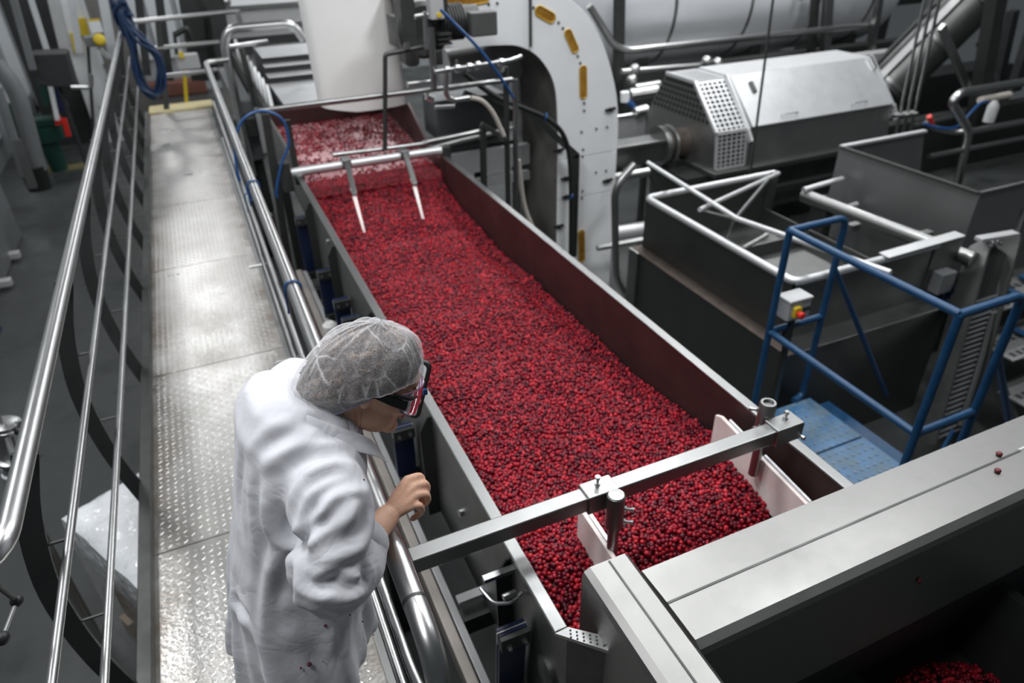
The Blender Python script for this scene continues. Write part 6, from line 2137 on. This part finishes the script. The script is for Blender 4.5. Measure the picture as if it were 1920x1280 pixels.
nt.links.new(n3.outputs['Fac'], n4.inputs[0])
nt.links.new(rp_.outputs[0], n4.inputs[2])
bp_ = nt.nodes.new('ShaderNodeBump')
bp_.inputs['Strength'].default_value = 0.34
bp_.inputs['Distance'].default_value = 0.02
nt.links.new(n4.outputs[0], bp_.inputs['Height'])
nt.links.new(bp_.outputs['Normal'], p_.inputs['Normal'])

FOLDS = [
    ([(0.043, 1.11, 1.428), (0.072, 1.111, 1.415), (0.093, 1.101, 1.395), (0.114, 1.094, 1.373)], 0.012, -0.007),
    ([(-0.062, 1.089, 1.377), (-0.037, 1.085, 1.41), (-0.005, 1.087, 1.422), (0.032, 1.093, 1.423)], 0.014, -0.009),
    ([(-0.035, 1.046, 1.364), (0.006, 1.043, 1.388), (0.05, 1.045, 1.392), (0.091, 1.045, 1.381)], 0.016, -0.011),
    ([(0.01, 0.987, 1.363), (0.043, 0.988, 1.381), (0.079, 0.993, 1.379), (0.114, 0.997, 1.354)], 0.014, -0.012),
    ([(0.115, 0.988, 1.349), (0.067, 0.971, 1.372), (0.032, 0.965, 1.362), (0.01, 0.954, 1.338), (-0.006, 0.943, 1.308), (-0.014, 0.935, 1.291)], 0.01, -0.014),
    ([(-0.032, 1.024, 1.331), (-0.034, 1.017, 1.298), (-0.026, 1.007, 1.257), (-0.02, 0.938, 1.284), (-0.02, 0.905, 1.263)], 0.018, -0.02),
    ([(-0.012, 0.94, 1.297), (0.014, 0.937, 1.324), (0.044, 0.937, 1.337)], 0.009, -0.012),
    ([(0.01, 0.879, 1.254), (0.035, 0.881, 1.257), (0.061, 0.887, 1.252), (0.083, 0.903, 1.242)], 0.014, -0.012),
    ([(-0.023, 0.906, 1.261), (-0.015, 0.885, 1.243), (0.02, 0.875, 1.245), (0.053, 0.872, 1.221), (0.076, 0.887, 1.204)], 0.011, -0.013),
    ([(0.079, 0.899, 1.242), (0.078, 0.891, 1.209), (0.078, 0.885, 1.186)], 0.01, -0.01),
    ([(0.092, 0.956, 1.345), (0.077, 0.934, 1.327), (0.046, 0.922, 1.317)], 0.016, 0.01),
    ([(0.122, 0.963, 1.29), (0.102, 0.933, 1.273), (0.068, 0.899, 1.268)], 0.016, 0.008),
    ([(-0.055, 1.075, 1.374), (-0.071, 1.068, 1.326), (-0.083, 1.055, 1.251), (-0.085, 1.042, 1.186)], 0.012, -0.008),
    ([(-0.054, 1.021, 1.223), (-0.082, 1.032, 1.155), (-0.103, 1.034, 1.081), (-0.13, 1.025, 0.994)], 0.015, 0.012),
    ([(-0.035, 0.951, 1.258), (-0.053, 0.931, 1.199), (-0.079, 1.005, 1.018)], 0.014, -0.012),
    ([(0.026, 1.005, 0.973), (0.002, 0.978, 0.879)], 0.014, -0.01),
    ([(0.087, 1.094, 0.871), (0.077, 1.081, 0.796), (0.058, 1.044, 0.721)], 0.01, -0.012),
    ([(-0.176, 1.135, 1.002), (-0.155, 1.076, 0.994)], 0.013, -0.012),
    ([(0.05, 1.062, 1.397), (0.099, 1.071, 1.375)], 0.012, 0.007),
    ([(-0.077, 1.131, 1.377), (-0.102, 1.145, 1.278), (-0.122, 1.123, 1.189)], 0.014, -0.007),
    ([(-0.004, 0.874, 1.233), (0.027, 0.862, 1.207), (0.08, 0.888, 1.193)], 0.014, 0.008),
    ([(0.02, 0.999, 1.376), (-0.009, 1.004, 1.344), (-0.03, 1.013, 1.276)], 0.016, 0.009),
]


STAINS = [((-0.0108, 0.9932, 0.9922), 0.0035), ((-0.0615, 0.9892, 0.8955), 0.005), ((-0.0795, 0.9889, 0.8946), 0.0025), ((0.0425, 1.0197, 0.9635), 0.0022), ((0.0679, 1.061, 0.8727), 0.002), ((0.1203, 0.999, 1.3431), 0.002), ((-0.0335, 0.9879, 0.8886), 0.0015), ((0.0872, 1.0885, 0.776), 0.0018)]


def coat_fn(me):
    bm = bmesh.new()
    bm.from_mesh(me)
    bm.normal_update()
    hem = lambda v: 0.725 + 0.22 * max(0, 1.2 - v.y) + 0.015 * math.sin(v.y * 17) + 0.02 * math.sin(v.x * 9)
    dead = [f for f in bm.faces if f.calc_center_median().z < hem(f.calc_center_median())]
    bmesh.ops.delete(bm, geom=dead, context='FACES')
    # open the cuffs
    for c, d in ((CUR, (WRR - ELR).normalized()), (CUL, (WRL - ELL).normalized())):
        dead = [f for f in bm.faces if (f.calc_center_median() - c).length < 0.075 and (f.calc_center_median() - c).dot(d) > 0.012]
        bmesh.ops.delete(bm, geom=dead, context='FACES')
    segs = []
    for pts, wd, ht in FOLDS:
        sp = spline(pts, 5)
        segs.append(([np.array(q) for q in sp], wd, ht))
    bm.normal_update()
    co = np.array([v.co[:] for v in bm.verts])
    disp = np.zeros(len(co))
    for sp, wd, ht in segs:
        best = np.full(len(co), 1e9)
        tt = np.zeros(len(co))
        m = len(sp) - 1
        for i in range(m):
            a, b = sp[i], sp[i + 1]
            ab_ = b - a
            t = np.clip(((co - a) @ ab_) / (ab_ @ ab_ + 1e-12), 0, 1)
            d = np.linalg.norm(co - (a + t[:, None] * ab_), axis=1)
            k = d < best
            best[k] = d[k]
            tt[k] = ((i + t) / m)[k]
        prof = np.exp(-(best / wd) ** 2) - 0.45 * np.exp(-((best - 1.9 * wd) / (0.9 * wd)) ** 2)
        disp += ht * prof * np.sin(np.clip(tt, 0.02, 0.98) * PI) ** 0.6
    for i, v in enumerate(bm.verts):
        c = v.co
        low = max(0, min(1, (1.12 - c.z) / 0.35))
        ang = math.atan2(c.y - 1.2, c.x + 0.08)
        d = disp[i]
        # skirt pleats and soft creasing
        d += low * (0.010 * math.sin(ang * 9 + 2.2 * noise.noise(V(c.x * 3, c.y * 3, c.z * 1.5))) + 0.006 * math.sin(ang * 17 + 3 * c.z))
        d += 0.006 * noise.noise(V(c.x * 9 + c.z * 5, c.y * 9, c.z * 7)) + 0.003 * noise.noise(V(c.x * 24 + 3, c.y * 24, c.z * 16))
        v.co = c + v.normal * d
    for _ in range(1):
        bmesh.ops.smooth_vert(bm, verts=bm.verts, factor=0.3, use_axis_x=True, use_axis_y=True, use_axis_z=True)
    bm.to_mesh(me)
    bm.free()


coat = remesh(coat_mb, 0.007, 'coat', coat_m, pn, 8, coat_fn)
coat['label'] = 'white knee-length work coat, thin at the hem'
sd_ = coat.modifiers.new('cloth', 'SOLIDIFY')
sd_.thickness = 0.0015
# cuff band, collar, stains
cf = MB()
axr = (WRR - ELR).normalized()
cf.lathe([(0.049, -0.035), (0.052, -0.01), (0.047, 0.008), (0.044, 0.012), (0.041, 0.010), (0.043, -0.02)], CUR, axr, 26)
cfo = cf.build('cuff', coat_m, coat, angle=180)
col_mb = MB()
cpts = [(0.171, 1.142, 1.295), (0.156, 1.116, 1.34), (0.109, 1.109, 1.388), (0.053, 1.13, 1.428), (0.024, 1.203, 1.445), (0.053, 1.276, 1.428), (0.109, 1.297, 1.388), (0.156, 1.29, 1.34), (0.171, 1.264, 1.295)]
cs = spline(cpts, 6)
vs, fs = [], []
for i, q in enumerate(cs):
    t = i / (len(cs) - 1)
    ctr = V(0.118, 1.203, q.z - 0.02)
    o_ = V(q.x - ctr.x, q.y - ctr.y, 0)
    o_ = o_.normalized()
    wdt = 0.032 + 0.018 * abs(2 * t - 1) ** 3
    vs += [q - o_ * 0.012 + V(0, 0, -0.03), q + V(0, 0, 0.006), q + o_ * 0.008 + V(-0.004, 0, 0.004), q + o_ * (0.010 + wdt * 0.55) + V(-0.006, 0, -wdt * 0.75)]
for i in range(len(cs) - 1):
    for k in range(3):
        fs.append((4 * i + k, 4 * i + k + 1, 4 * i + 5 + k, 4 * i + 4 + k))
co_ = col_mb.add(vs, fs).build('collar', coat_m, coat, angle=180, recalc=False)
sd_ = co_.modifiers.new('cloth', 'SOLIDIFY')
sd_.thickness = 0.003
ss = co_.modifiers.new('round', 'SUBSURF')
ss.levels = ss.render_levels = 2

# trousers and shoes
tm = MB()
for y in (1.10, 1.30):
    limb(tm, [(-0.07, 1.2 + (y - 1.2) * 0.75, 0.90), (-0.078, y, 0.62), (-0.088, y, 0.42), (-0.11, y, 0.09)], [0.10, 0.09, 0.078, 0.066], 22)
limb(tm, [(-0.06, 1.2, 1.0), (-0.07, 1.2, 0.86)], [0.10, 0.115], 24)
remesh(tm, 0.010, 'trousers', mat('blue_jeans', (0.045, 0.075, 0.125), 0.8, var=0.3, vscale=20), pn, 5)
for y in (1.10, 1.30):
    sh = MB()
    limb(sh, [(-0.16, y, 0.05), (-0.08, y, 0.05), (0.04, y, 0.036), (0.085, y, 0.032)], [0.046, 0.046, 0.038, 0.028], 18)
    sh = [sh]
    s0 = sh[0]
    s0.v = [(v[0], v[1], max(0.002, v[2])) for v in s0.v]
    remesh(s0, 0.007, 'shoe', M['black'], pn, 3)

# phone in her left hand
ph = thing('smartphone', 'phone with a thick black case and a white reflection painted on its screen, held up beyond her glasses', 'phone', PB_R)
PW, PH, PD = 0.074, (PT_R - PB_R).length, 0.011


def plate(w0, w1, h0, h1, d0, d1, r, n=6):
    poly = []
    for cu, ch_, a0 in ((w1 - r, h1 - r, 0), (w0 + r, h1 - r, 90), (w0 + r, h0 + r, 180), (w1 - r, h0 + r, 270)):
        for k in range(n + 1):
            t = R(a0 + 90 * k / n)
            poly.append((cu + r * math.cos(t), ch_ + r * math.sin(t)))
    return MB().prism([PB_R + pw_dir * a + pa * b + pn_dir * d0 for a, b in poly], pn_dir * (d1 - d0))


plate(0, PW, 0, PH, -PD, 0.002, 0.016).build('case', M['black'], ph, bevel=0.0035)
plate(0.009, PW - 0.009, 0.009, PH - 0.009, 0.002, 0.003, 0.010).build('screen', mat('screen_white_reflection', (0.75, 0.79, 0.82), 0.15, spec=0.6), ph)  # white reflection on the screen is put into its base colour
MB().obox(PB_R + pw_dir * 0.002 + pa * (PH * 0.52), 0.012, 0.012, 0.018).build('blue_button', M['blue'], ph, bevel=0.003)

# dark berry juice spots on the coat
sp_m = mat('berry_juice', (0.09, 0.015, 0.025), 0.7)
for q, r_ in STAINS:
    b = MB().ball(q, r_, r_, r_, 10, 7).build('juice_spot', sp_m, coat)
